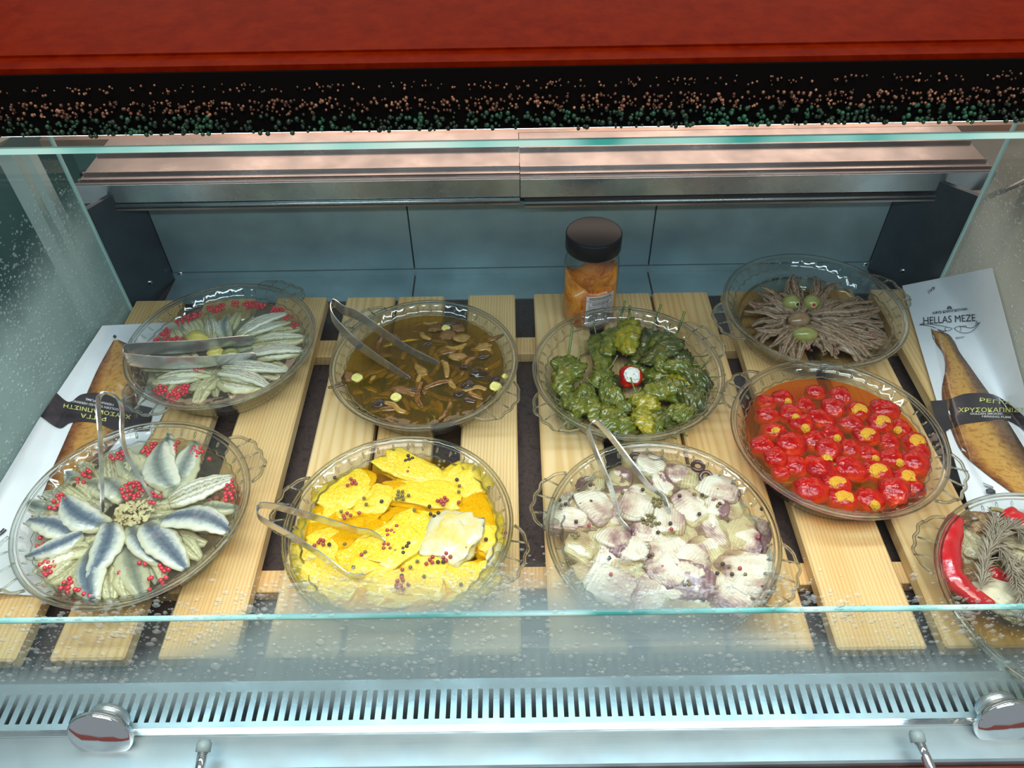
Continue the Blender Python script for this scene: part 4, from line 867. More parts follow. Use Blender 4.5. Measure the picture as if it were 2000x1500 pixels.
# ------------------------------------------------------------------ D3 green peppers
M_GP = [M('green_pepper_skin_%d' % i, [tuple(q * .55 for q in c), c, (c[0] * 1.7 + .03, c[1] * 1.35, c[2] * 1.3)], scale=60, rough=.26, coat=.5, bs=.9, bscale=110, bd=.0035, dist=1.5) for i, c in enumerate([(.105, .125, .010), (.060, .075, .012), (.23, .21, .008)])]
def pepper(name, L, W, mt, seed, bend=0.0):
    nu, nv = 34, 26; V = []; rnd = Vector((seed * 2.1, seed, 0))
    for i in range(nu + 1):
        u = i / nu; wd = max(.04, (math.sin(PI * min(1, u * .80 + .16 * (1 - u))) ** .55) * (1 - .55 * u ** 2)) if 0 < u < 1 else .05
        cx = (u - .1) * L; cy = bend * L * u * u
        for j in range(nv):
            a = 2 * PI * j / nv
            d = Vector((u * 5.0, math.cos(a) * 1.3, math.sin(a) * 1.3)) + rnd
            k = 1 + .55 * noise.noise(d) + .30 * noise.noise(d * 2.3) - .22 * abs(noise.noise(d * 3.1))
            V.append((cx + .004 * noise.noise(d * 1.7), cy + W * wd * k * math.cos(a), W * .62 * wd * k * math.sin(a)))
    Fc = [(i * nv + j, (i + 1) * nv + j, (i + 1) * nv + (j + 1) % nv, i * nv + (j + 1) % nv) for i in range(nu) for j in range(nv)]
    Fc.append(tuple(range(nv))); Fc.append(tuple(nu * nv + j for j in range(nv - 1, -1, -1)))
    return mesh(name, V, Fc, mt, True)
M_STEM = M('pepper_stem', [(0.10, 0.16, 0.02), (0.20, 0.22, 0.05)], scale=60, rough=.4)
GPM = [pepper('pepper_body', .058, .0145, M_GP[(0, 0, 1, 2, 1, 0)[i]], 60 + i, (-.15, .2, 0, .1, -.25, .05)[i]) for i in range(6)]
def stem_mesh(pts, r): return MB().tube(spine(pts, 14), [r * (1.5 if i < 2 else (1.0 if i < 12 else 1.3)) for i in range(len(spine(pts, 14)))], 8).me('stem', M_STEM, True)
STM = [stem_mesh([(.002, 0, .002), (-.010, 0, .006), (-.022, 0, .016), (-.028, 0, .024)], .0014), stem_mesh([(.002, 0, 0), (-.012, .002, .003), (-.024, .006, .004), (-.034, .010, .010)], .0013), stem_mesh([(.002, 0, .002), (-.006, 0, .012), (-.002, 0, .024), (.004, 0, .026)], .0013)]
q3 = conv(1020, 560, .21)
d3 = [  # stem end -> tip, width, mesh, level, stem variant
 ((700, 500), (840, 800), 1.2, 0, 0, 0), ((870, 420), (760, 640), 1.1, 5, 2, 0), ((980, 360), (930, 640), 1.5, 3, 3, 2), ((1190, 450), (1040, 720), 1.1, 2, 1, 0), ((1290, 470), (1200, 740), 1.2, 1, 2, 1), ((1400, 520), (1260, 760), 1.2, 4, 3, 0), ((1540, 660), (1300, 700), 1.2, 2, 1, 1), ((1530, 740), (1260, 790), 1.0, 0, 3, 1),
 ((1630, 800), (1400, 930), 1.2, 1, 1, 0), ((1700, 860), (1560, 900), 1.4, 4, 2, 1), ((1300, 860), (1180, 950), 1.0, 2, 0, 0), ((1480, 960), (1180, 1080), 1.2, 0, 2, 1), ((1690, 980), (1480, 1000), 1.2, 2, 1, 1), ((1680, 1090), (1480, 1110), 1.2, 4, 2, 1), ((1560, 1230), (1380, 1120), 1.2, 5, 2, 0), ((1400, 1290), (1220, 1180), 1.1, 2, 1, 1),
 ((1080, 1030), (1190, 1160), 1.3, 3, 2, 0), ((1120, 1180), (1130, 1370), 1.1, 3, 2, 0), ((1290, 1320), (1150, 1240), 1.1, 0, 1, 1), ((1000, 1370), (900, 1260), 1.3, 5, 1, 1), ((860, 1340), (700, 1120), 1.5, 0, 1, 1), ((380, 1080), (640, 1160), 1.5, 5, 1, 1), ((420, 1110), (560, 1280), 1.2, 0, 0, 0), ((620, 1060), (780, 1250), 1.3, 0, 0, 0),
 ((420, 700), (350, 1010), 1.4, 5, 2, 0), ((500, 740), (400, 980), 1.1, 0, 3, 0), ((640, 960), (460, 1000), 1.0, 1, 1, 0), ((780, 800), (650, 900), 1.1, 5, 1, 0), ((740, 960), (960, 1000), 1.2, 0, 2, 0), ((980, 1100), (860, 1180), 1.0, 1, 1, 0), ((880, 880), (700, 1000), 1.0, 4, 0, 0), ((1150, 820), (1300, 870), 1.0, 1, 1, 0), ((1380, 860), (1480, 900), 1.2, 3, 1, 0), ((1330, 1180), (1480, 1250), 1.2, 1, 1, 0), ((1040, 720), (1100, 860), 1.0, 1, 0, 0), ((940, 1080), (1040, 1180), .9, 1, 0, 0)]
gcol = {0: 'green', 5: 'green', 1: 'green', 2: 'dark green', 4: 'dark green', 3: 'yellowish green'}
for i, (a, b, ws, k, lv, sv_) in enumerate(d3):
    z = .016 + .0058 * lv; pa, pb = at(*q3(*a), z), at(*q3(*b), z); d = pb - pa; L = math.hypot(d.x, d.y)
    t = thing('green_pepper', where('D3', (pa.x + pb.x) / 2, (pa.y + pb.y) / 2, 'wrinkled %s pepper' % gcol[k]), 'pepper', (pa.x, pa.y, z), (0, -.05, math.atan2(d.y, d.x)))
    bd = link('pepper_body', GPM[k], t, (0, 0, 0), (random.uniform(-.6, .6), 0, 0)); bd.scale = (max(.6, L / .050), ws * 1.08, ws * 1.1)
    q_ = 1.25 if i in (1, 2, 3, 5, 24) else .75
    link('stem', STM[sv_], t, (0, 0, 0), (0, 0, 0), (q_, q_, q_ * 1.05))
# round red pepper with white filling in the middle
p = at(1232, 735, .036)
t = thing('stuffed_cherry_pepper', 'round bright red pepper with white filling in the middle of the green peppers', 'stuffed pepper', (p.x, p.y, .034), (0, 0, 0))
b_ = link('pepper_body', RB[0], t); b_.scale = (.032, .030, .030)
f_ = link('white_filling', None, t)
fm = CH.copy(); fm.materials.clear(); fm.materials.append(M('white_cheese', [(0.80, 0.78, 0.70), (0.88, 0.87, 0.82)], scale=4, rough=.5, bs=.5, bscale=8, bd=.05)); f_.data = fm if False else None
bpy.data.objects.remove(f_); f_ = link('white_filling', fm, t); f_.scale = (.040, .038, .0315); f_.rotation_euler = (.5, 0.1, 0); f_['label'] = 'white cheese filling'

# ------------------------------------------------------------------ D2 mushrooms in dark oil
M_MU = [M('mushroom_brown', [(0.10, 0.038, 0.006), (0.28, 0.12, 0.02)], scale=70, rough=.25, coat=.5, bs=.4, bscale=200), M('mushroom_tan', [(0.24, 0.12, 0.02), (0.38, 0.21, 0.04)], scale=70, rough=.25, coat=.5, bs=.4, bscale=200), M('mushroom_dark', [(0.025, 0.014, 0.010), (0.08, 0.04, 0.02)], scale=90, rough=.18, coat=.7, bs=.7, bscale=160, bd=.003)]
def strip(seed, mt, L=.040):
    rnd = random.Random(seed); pts = [(0, 0, 0)]; a = rnd.uniform(-.3, .3)
    for _ in range(3): a += rnd.uniform(-.75, .75); q = pts[-1]; pts.append((q[0] + L / 3 * math.cos(a), q[1] + L / 3 * math.sin(a), rnd.uniform(-.001, .003)))
    sp = spine(pts, 18); n = len(sp); c = Vector((L * .45, 0, 0))
    return MB().tube([p - c for p in sp], [.0036 * (.35 + .65 * math.sin(PI * min(1, .08 + .9 * i / (n - 1))) ** .5) * (1 + .3 * noise.noise(Vector((i * .5, seed, 0)))) for i in range(n)], 10, flat=.55).me('mushroom_strip', mt, True)
MS = [strip(s, M_MU[(0, 1, 0, 1, 0, 2, 1)[s % 7]], .034 + .004 * (s % 3)) for s in range(14)]
r2 = random.Random(21); q2 = conv(600, 540, .23); cnt = 0; placed = []
C2 = DISH['D2']['c']
while cnt < 92:
    a = r2.uniform(0, 2 * PI); q = .094 * math.sqrt(r2.random()); x, y = C2[0] + q * math.cos(a), C2[1] + q * math.sin(a)
    # fewer strips in the open oil at the upper left
    if (x < C2[0] - .01 and y > C2[1] + .015) and r2.random() < .85: continue
    if any((x - u) ** 2 + (y - v) ** 2 < .0095 ** 2 for u, v in placed): continue
    placed.append((x, y)); k = r2.randrange(14); lv = r2.random()
    if x > C2[0] + .02 and y > C2[1]: lv = .5 + .5 * lv
    o = link('mushroom_strip', MS[k], None, (x, y, .0280 + .0085 * lv), (r2.uniform(-.2, .2), r2.uniform(-.15, .15), r2.uniform(0, 6.28)), (1, 1.25, 1.1))
    tag(o, where('D2', x, y, ['brown mushroom strip', 'tan mushroom strip', 'brown mushroom strip', 'tan mushroom strip', 'brown mushroom strip', 'blackish mushroom strip', 'tan mushroom strip'][k % 7]), 'mushroom'); cnt += 1
caps = [blob('mushroom_cap', (.5, .5, .34), M_MU[j], .9, ((1.4, .35), (3, .2), (7, .08)), 70 + j, (26, 16)) for j in range(3)]
for (x, y, L, W, ang, k, nm) in ((1090, 440, 130, 110, 30, 0, 'curled brown mushroom cap'), (1280, 440, 130, 100, -30, 0, 'rolled reddish brown mushroom cap'), (1320, 530, 160, 90, 25, 1, 'amber mushroom slice'), (1290, 690, 160, 70, 15, 1, 'flat amber mushroom slice'), (1470, 840, 170, 80, -5, 2, 'shiny black mushroom'), (1340, 785, 90, 40, 0, 2, 'small shiny black mushroom'), (1360, 930, 110, 90, 0, 2, 'dark round mushroom'), (1300, 1010, 110, 60, 0, 2, 'dark flat mushroom'),
                                  (800, 965, 150, 90, -10, 0, 'brown mushroom lump'), (610, 1090, 120, 80, 30, 2, 'purplish dark mushroom'), (350, 860, 100, 100, 20, 0, 'reddish mushroom lump'), (970, 800, 150, 70, -50, 1, 'tan bent mushroom'), (1590, 880, 90, 60, 0, 2, 'small black mushroom'), (1500, 600, 130, 60, -10, 1, 'long amber mushroom slice'), (740, 520, 120, 60, -35, 0, 'sunken brown mushroom'), (1180, 500, 150, 100, 0, 0, 'large brown mushroom')):
    p = at(*q2(x, y), .036); sc_ = .23 * .00068
    tag(link('mushroom_piece', caps[k], None, (p.x, p.y, .0365), (r2.uniform(-.4, .4), r2.uniform(-.4, .4), math.radians(ang)), (L * sc_ * 1.1, W * sc_ * 1.3, .013)), where('D2', p.x, p.y, nm), 'mushroom')
gsl = blob('garlic_slice', (.0075, .0068, .0030), M('garlic_yellow', [(0.62, 0.52, 0.10), (0.78, 0.72, 0.28)], scale=140, rough=.3, coat=.4), .85, ((2, .12),), 4, (24, 14))
for (x, y, s, nm) in ((425, 860, 1.05, 'yellowish garlic slice'), (1600, 935, 1.15, 'round yellow garlic slice'), (755, 1025, 1.0, 'thin garlic slice'), (1180, 440, .9, 'pale garlic slice'), (1680, 850, .6, 'small garlic slice')):
    p = at(*q2(x, y), .039); tag(link('garlic_slice', gsl, None, p, (.2, .1, s), (s, s, 1)), where('D2', p.x, p.y, nm), 'garlic slice')

# ------------------------------------------------------------------ D4 brown anchovies, olives
BF = [fillet('brown_anchovy', .085, .0062, .0042, M_BROWNF, seed=80 + i, bend=(.3, -.3, .12, -.1)[i], groove=.4, ragged=.5, tail=.5, wav=.0012) for i in range(4)]
q4 = conv(1380, 460, .21)
C4 = at(*q4(900, 820), .02)
r4 = random.Random(9)
fans = [(-5, 185, 26, 420, 760), (-12, 25, 20, 620, 840), (-45, 18, 8, 380, 560), (-85, 22, 6, 260, 330), (-135, 22, 6, 360, 460), (165, 18, 7, 440, 560), (140, 10, 4, 480, 560), (110, 14, 5, 360, 480), (70, 10, 3, 360, 480), (12, 10, 7, 560, 780), (-22, 12, 8, 600, 800)]
na = 0
for (ad, sp, n, l0, l1) in fans:
    for j in range(n):
        an = math.radians(ad + r4.uniform(-sp, sp)); L = r4.uniform(l0, l1)
        x0, y0 = 900 + 90 * math.cos(an), 800 - 60 * math.sin(an); x1, y1 = 900 + L * math.cos(an), 800 - L * .78 * math.sin(an)
        z = .014 + .010 * r4.random() + (.006 if ad in (-12, 12, -22) else 0)
        a_, b_ = at(*q4(x0, y0), z), at(*q4(x1, y1), z + .006)
        # keep inside the bowl
        dd = math.hypot(b_.x - DISH['D4']['c'][0], b_.y - DISH['D4']['c'][1])
        if dd > .099:
            cc_ = Vector((*DISH['D4']['c'], b_.z)); b_ = cc_ + (b_ - cc_) * (.099 / dd)
        c = (a_ + b_) / 2; d = b_ - a_; L3 = d.length
        o = link('brown_anchovy', BF[na % 4], None, c, (r4.uniform(-.5, .5), -math.asin(max(-1, min(1, d.z / L3))), math.atan2(d.y, d.x)), (L3 / .078, r4.uniform(1.1, 2.5), r4.uniform(.8, 1.4)))
        tag(o, where('D4', b_.x, b_.y, 'brown anchovy'), 'fish'); na += 1
M_OL = M('green_olive', [(0.22, 0.22, 0.05), (0.34, 0.33, 0.10)], scale=60, rough=.25, coat=.4)
M_OLB = M('brown_olive', [(0.24, 0.13, 0.06), (0.34, 0.22, 0.12)], scale=60, rough=.25, coat=.4)
def olive(px, py, z, s, rot, mt, lab, hole=True, dk=None, fillc=None):
    p = at(px, py, z); t = thing('olive', lab, 'olive', p, rot)
    link('flesh', blob('flesh', (s[0], s[1], s[2]), mt, 1.0, ((1.5, .05),), 3, (24, 16)), t)
    if hole:
        h = MB().lathe([(.0042, 0), (.0034, .0012), (.0024, .0006), (.002, -.003)], 16).me('pit_hole_rim', M('olive_flesh_pale', [(0.52, 0.50, 0.24)], rough=.3), True); link('pit_hole_rim', h, t, (s[0] * .97, 0, 0), (0, PI / 2, 0))
        link('pit_hole', MB().lathe([(0, .0), (.0026, .0)], 14).me('pit_hole', M('pit_dark', [fillc or (.03, .02, .005)], rough=.6)), t, (s[0] * .97 + .0009, 0, 0), (0, PI / 2, 0))
    return t
olive(*q4(785, 625), .034, (.0145, .0125, .012), (0, -.45, -1.2), M_OL, 'pitted green olive, left one of two standing above the middle of the brown anchovies')
olive(*q4(975, 625), .034, (.0145, .0125, .012), (0, -.45, -1.7), M_OL, 'pitted green olive with red filling, right one of two standing above the middle of the brown anchovies', True, None, (.35, .02, .01))
olive(*q4(860, 785), .034, (.0165, .013, .011), (0, 0, .3), M_OLB, 'brown oval olive in the middle of the brown anchovies', False)
olive(*q4(915, 920), .034, (.0180, .0115, .0105), (0, 0, -.05), M_OL, 'whole olive green oval olive in front of the brown one', False)
for i, (x, y) in enumerate([(460, 637), (515, 600), (618, 652), (1040, 575), (870, 632), (1060, 750), (1165, 885), (1205, 888), (1490, 870), (1285, 855), (1350, 740), (1450, 728), (940, 1055), (975, 1070), (1220, 1020), (1110, 850), (965, 740), (700, 1015), (1550, 930), (1060, 985)]):
    p = at(*q4(x, y), .0375); tag(link('rose_peppercorn' if i % 3 == 0 else 'black_peppercorn', G_ROSE if i % 3 == 0 else G_BLK, None, p), where('D4', p.x, p.y, 'tiny dark peppercorn' if i % 3 else 'tiny reddish peppercorn'), 'peppercorn')

# ------------------------------------------------------------------ D1 extras: yellow pepper and olives
yp = M('pickled_yellow_pepper', [(0.52, 0.42, 0.06), (0.70, 0.60, 0.18)], scale=50, rough=.2, coat=.5)
p = at(*q1(750, 495), .037); tag(link('yellow_pepper', blob('yellow_pepper', (.019, .0125, .010), yp, .9, ((1.5, .15),), 5, (28, 18)), None, p, (0, 0, -.5)), 'plump yellow pickled pepper above the tong arms in the rear left anchovy dish', 'pickled pepper')
p = at(*q1(885, 600), .037); tag(link('yellow_pepper', blob('yellow_pepper', (.013, .010, .008), yp, .9, ((1.5, .15),), 6, (24, 16)), None, p, (0, 0, -.5)), 'smaller yellow pickled pepper between the two tong arms', 'pickled pepper')
olive(*q1(1000, 605), .036, (.013, .009, .008), (0, 0, .2), M_OL, 'flat green olive between the tong tips in the rear left anchovy dish', False)

# ------------------------------------------------------------------ D9 roasted vegetables
M_RP = M('roasted_red_pepper', [(0.36, 0.008, 0.012), (0.52, 0.02, 0.022)], scale=30, rough=.2, coat=.6, bs=.4, bscale=90, bd=.003)
def long_pepper(name, lab, pts, rad, z, stem=None):
    P = [at(px, py, z + dz) for px, py, dz in pts]; c = P[0].copy(); sp = spine([p - c for p in P], 40); n = len(sp)
    t = thing(name, lab, 'pepper', c)
    rr = [rad * (max(.08, math.sin(PI * min(1, .10 + .86 * i / (n - 1))) ** .5)) * (1 + .22 * noise.noise(Vector((i * .22, z * 50, 0)))) for i in range(n)]
    link('pepper_body', MB().tube(sp, rr, 18, flat=.75).me('pepper_body', M_RP, True), t)
    if stem:
        S = [at(px, py, z + dz) - c for px, py, dz in stem]; link('stem', MB().tube(spine(S, 10), [.0035, .005] + [.0025] * (len(spine(S, 10)) - 2), 10).me('stem', M('dry_stem', [(0.22, 0.18, 0.07), (0.34, 0.28, 0.12)], scale=60, rough=.5), True), t)
    return t
long_pepper('roasted_pepper', 'long roasted red pepper curving down the left side of the vegetable dish', [(1866, 1012, .008), (1860, 1042, .008), (1852, 1078, .008), (1858, 1118, .008), (1892, 1158, .006), (1940, 1182, .004)], .0135, .034)
long_pepper('roasted_pepper', 'roasted red pepper with dry stem at the upper right of the vegetable dish', [(1965, 998, .008), (1990, 1022, .008), (2020, 1045, .004), (2060, 1080, 0)], .015, .032, [(1968, 1002, .010), (1950, 996, .012), (1935, 994, .014)])
long_pepper('roasted_pepper', 'dark red pepper strip lying under the rosemary', [(1925, 1105, 0), (1950, 1125, 0), (1985, 1130, 0)], .009, .024)
aub = [blob('aubergine_lump', (.5, .5, .4), mt, .9, ((1.4, .3), (3, .2), (7, .08)), 90 + i, (32, 20)) for i, mt in enumerate([M('aubergine_skin', [(0.16, 0.08, 0.03), (0.34, 0.20, 0.08)], scale=2, rough=.25, coat=.4, bs=.4, bscale=5, bd=.05), M('aubergine_flesh', [(0.30, 0.25, 0.14), (0.46, 0.42, 0.26)], scale=2, rough=.3, coat=.3, bs=.4, bscale=5, bd=.05), M('garlic_cloves', [(0.46, 0.42, 0.28), (0.60, 0.56, 0.40)], scale=2, rough=.35, coat=.3)])]
for (px, py, L, W, ang, k, z, lab) in ((1915, 1025, .040, .036, 0, 0, .030, 'glossy brown roasted aubergine lump at the top of the vegetable dish'), (1892, 1070, .035, .050, 10, 1, .024, 'pale brown roasted aubergine piece in the vegetable dish'), (1985, 1060, .05, .04, -20, 1, .026, 'greenish roasted courgette piece at the right of the vegetable dish'), (1950, 1165, .055, .036, -30, 2, .026, 'pale roasted onion piece near the lower rim of the vegetable dish'), (1905, 1130, .04, .04, 30, 0, .020, 'dark roasted aubergine piece under the rosemary'), (2010, 1110, .06, .05, 0, 1, .022, 'roasted courgette chunk at the frame edge'), (1995, 1185, .05, .04, 0, 1, .022, 'brownish roasted vegetable chunk by the front rim')):
    p = at(px, py, z); tag(link('roasted_vegetable', aub[k], None, p, (0, 0, math.radians(ang)), (L, W, .026)), lab, 'vegetable')
M_ROS = M('rosemary_grey', [(0.16, 0.13, 0.09), (0.30, 0.26, 0.19)], scale=60, rough=.6)
def rosemary(lab, pts, seed, z=.044):
    P = [at(px, py, z) for px, py in pts]; c = P[0].copy(); sp = spine([p - c for p in P], 46); t = thing('rosemary_sprig', lab, 'rosemary', c); rnd = random.Random(seed)
    link('stem', MB().tube(sp, .0009, 6).me('stem', M_ROS, True), t)
    nb = MB()
    for i in range(1, len(sp)):
        tg = (sp[i] - sp[i - 1]).normalized()
        for s in (-1, 1, 0):
            a = rnd.uniform(.35, .9) * (s if s else rnd.choice((-.3, .3))); L = rnd.uniform(.013, .021); d = Matrix.Rotation(a, 3, 'Z') @ tg; d.z += rnd.uniform(.0, .5); d.normalize()
            m1 = sp[i] + d * L * .5 + Vector((0, 0, .0015)); nb.tube([sp[i], m1, sp[i] + d * L - Vector((0, 0, rnd.uniform(0, .003)))], [.0005, .0008, .0002], 5, False)
    k = link('needles', nb.me('needles', M_ROS, True), t); k['kind'] = 'stuff'; return t
rosemary('grey rosemary sprig standing upright in the picture over the vegetables', [(1916, 1150), (1922, 1105), (1935, 1060), (1945, 1015)], 1)
rosemary('grey rosemary sprig crossing toward the right rim of the vegetable dish', [(1945, 1060), (1970, 1100), (1988, 1150), (2010, 1200)], 2)
rosemary('grey rosemary sprig branching toward the upper right of the vegetable dish', [(1925, 1090), (1950, 1045), (1975, 1030), (1990, 1040)], 3, .046)
rosemary('grey rosemary sprig at the frame edge over the vegetables', [(1960, 1120), (1985, 1110), (2015, 1120), (2040, 1150)], 4, .042)

# ================================================================== TONGS
def tongs(lab, bend, arm1, arm2, width=.013, loop=.012, wv=(0, 0, 1), teeth=False, tipw=1.0):
    """one bent steel strip: arm1 tip -> bend -> arm2 tip ; points (px, py, z)"""
    A = [at(*q) for q in arm1]; B = [at(*q) for q in arm2]; Bd = [at(*q) for q in bend]
    c = Bd[len(Bd) // 2].copy()
    path = spine([p - c for p in (list(reversed(A)) + Bd + B)], 90); n = len(path); W0 = (A[-1] - c).cross(B[-1] - c).normalized(); th = .0006
    V = []; Fc = []
    for i, p in enumerate(path):
        t = (path[min(i + 1, n - 1)] - path[max(i - 1, 0)]).normalized(); u = i / (n - 1)
        w = W0 - t * W0.dot(t); w.normalize(); nn = t.cross(w); e = abs(u - .5) * 2
        hw = width / 2 * (.85 + .3 * math.sin(PI * min(1, e * 1.2)) ) * (tipw if e > .92 else 1.0)
        if e > .985: hw *= .75
        tt = .0012 * (1 if (i % 2) else 0) if (teeth and e > .86) else 0
        V += [p + w * (hw + tt) + nn * th, p + w * (hw + tt) - nn * th, p - w * hw - nn * th, p - w * hw + nn * th]
    for i in range(n - 1):
        for j in range(4): Fc.append((i * 4 + j, (i + 1) * 4 + j, (i + 1) * 4 + (j + 1) % 4, i * 4 + (j + 1) % 4))
    Fc += [(0, 1, 2, 3), ((n - 1) * 4 + 3, (n - 1) * 4 + 2, (n - 1) * 4 + 1, (n - 1) * 4)]
    me = mesh('tongs', V, Fc, M_TONG, True)
    o = link('tongs', me, None, c); o.modifiers.new('es', 'EDGE_SPLIT').split_angle = math.radians(40)
    tag(o, lab, 'tongs'); return o
tongs('steel tongs resting on the left rim of the mushroom dish, tips in the dark oil', [(672, 606, .083), (652, 593, .083), (646, 606, .082), (655, 628, .081)], [(700, 617, .080), (755, 655, .066), (800, 684, .052), (858, 713, .037)], [(690, 665, .074), (730, 695, .062), (765, 718, .050), (800, 742, .037)], .019, wv=(0, .25, 1))
tongs('steel tongs resting on the left rim of the yellow fish dish', [(528, 988, .066), (507, 988, .066), (502, 1000, .066), (512, 1015, .065)], [(560, 995, .064), (640, 1018, .056), (695, 1035, .050), (725, 1040, .047), (752, 1058, .042)], [(560, 1042, .062), (620, 1080, .056), (655, 1105, .051), (680, 1122, .047), (712, 1126, .042)], .0115)
tongs('steel tongs leaning over the far rim of the purple and white fish dish', [(1178, 836, .098), (1162, 824, .100), (1149, 834, .099), (1152, 852, .096)], [(1198, 860, .092), (1240, 915, .074), (1270, 952, .060), (1295, 970, .052), (1307, 1002, .043)], [(1166, 890, .088), (1190, 945, .070), (1203, 985, .058), (1208, 1010, .051), (1230, 1036, .043)], .0115, wv=(.2, 1, .5))
tongs('steel tongs standing almost upright in the front left anchovy dish', [(238, 800, .122), (228, 776, .126), (208, 766, .128), (194, 776, .126), (192, 800, .122)], [(238, 840, .112), (245, 880, .096), (262, 915, .078), (280, 945, .058), (300, 975, .042)], [(195, 840, .110), (197, 890, .088), (199, 940, .064), (200, 1000, .042)], .0125, wv=(.3, 1, .35), teeth=True)
tongs('wide steel tongs lying across the rear left anchovy dish from its left rim', [(262, 682, .062), (247, 684, .062), (244, 694, .061), (252, 702, .060)], [(300, 680, .060), (380, 676, .056), (440, 668, .052), (495, 663, .044)], [(310, 708, .058), (380, 708, .054), (440, 702, .050), (500, 697, .044)], .019, wv=(0, .2, 1), teeth=True)

# ================================================================== JAR
jt = thing('sauce_jar', 'glass jar of orange sauce with a black lid behind the green pepper dish', 'jar', (.113, .898, 0))
jp = [(0, 0), (.034, 0), (.038, .003), (.0395, .012), (.0395, .098), (.038, .108), (.033, .117), (.032, .130)]
link('glass_body', MB().lathe(jp, 64).me('glass_body', M_JARG, True), jt)
ms_, n_, o_ = nt('orange_sauce'); b_ = prin(n_, o_, .35, 0, .5, .4); v_ = coords(n_, 'Object', (1, 1, .7)); nz_ = noise_t(n_, v_, 55, 5, .7, 1.2)
n_.links.new(ramp(n_, nz_, [(.30, (.18, .02, .004)), (.42, (.62, .14, .008)), (.60, (.78, .26, .015)), (.75, (.85, .40, .05))]), b_.inputs['Base Color']); bump(n_, b_, nz_, .5, .002)
def jm(k, a, r): return r
V_ = MB().lathe([(0, .003), (.034, .003), (.0378, .008), (.0382, .03), (.0382, .070)] , 48)
k_ = len(V_.V) - 48
for j in range(48):
    a = 2 * PI * j / 48; x_, y_, z_ = V_.V[k_ + j]; V_.V[k_ + j] = (x_, y_, .076 + .010 * math.sin(a * 2 + 1) + .004 * math.sin(a * 5))
V_.lathe([(.028, .070), (.014, .064), (0, .066)], 48)
k2 = k_ + 48
V_.F += [(k_ + j, k_ + (j + 1) % 48, k2 + (j + 1) % 48, k2 + j) for j in range(48)]
link('sauce', V_.me('sauce', ms_, True), jt)
link('lid', MB().lathe([(.0385, .124), (.0392, .125), (.0392, .147), (.0380, .149), (.036, .1495), (.0, .1495)], 64).me('lid', M_BLACKP, True), jt)
def label_mat():
    mt, n, out = nt('jar_label_paper'); b = prin(n, out, .5)
    b.inputs['Base Color'].default_value = (.62, .54, .52, 1); return mt
def cyl_patch(a0, a1, z0, z1, r, n=14): 
    V = []; 
    for i in range(n + 1):
        a = a0 + (a1 - a0) * i / n
        V += [(r * math.cos(a), r * math.sin(a), z0), (r * math.cos(a), r * math.sin(a), z1), ((r + .0003) * math.cos(a), (r + .0003) * math.sin(a), z0), ((r + .0003) * math.cos(a), (r + .0003) * math.sin(a), z1)]
    return V, [(i * 4 + 2, (i + 1) * 4 + 2, (i + 1) * 4 + 3, i * 4 + 3) for i in range(n)] + [(i * 4, i * 4 + 1, (i + 1) * 4 + 1, (i + 1) * 4) for i in range(n)]
a0, a1 = math.radians(-103), math.radians(-38)
lb = link('label', MB().add(*cyl_patch(a0, a1, .012, .066, .0397)).me('label', label_mat(), True), jt)
pr = MB(); z = .0635; A_ = lambda t: a0 + (a1 - a0) * t
def dash(t0, t1, z, h=.0009): pr.add(*cyl_patch(A_(t0), A_(t1), z, z + h, .0401, max(1, int((t1 - t0) * 10))))
rj = random.Random(3)
for zz in (.0625, .0600):
    t_ = .10
    while t_ < .86:
        e = rj.uniform(.03, .08); dash(t_, min(.88, t_ + e), zz, .0012); t_ += e + .012
dash(0, 1, .0575, .0004); dash(.1, .9, .0555, .0004); dash(.1, .9, .0475, .0004); dash(.1, .9, .0440, .0004)
for zz in (.0530, .0505):
    t_ = .2
    while t_ < .75:
        e = rj.uniform(.03, .07); dash(t_, t_ + e, zz, .0010); t_ += e + .012
for k in range(8):
    zz = .0410 - k * .0030; dash(.11, .11 + rj.uniform(.22, .38), zz, .0010); dash(.60, .68, zz, .0009); dash(.77, .84, zz, .0009)
for t_ in (.1, .55, .73, .9): pr.add(*cyl_patch(A_(t_), A_(t_) + .006, .014, .0555, .0401, 1))
link('label_print', pr.me('label_print', M('print_grey', [(0.07, 0.06, 0.06)], rough=.6)), lb)

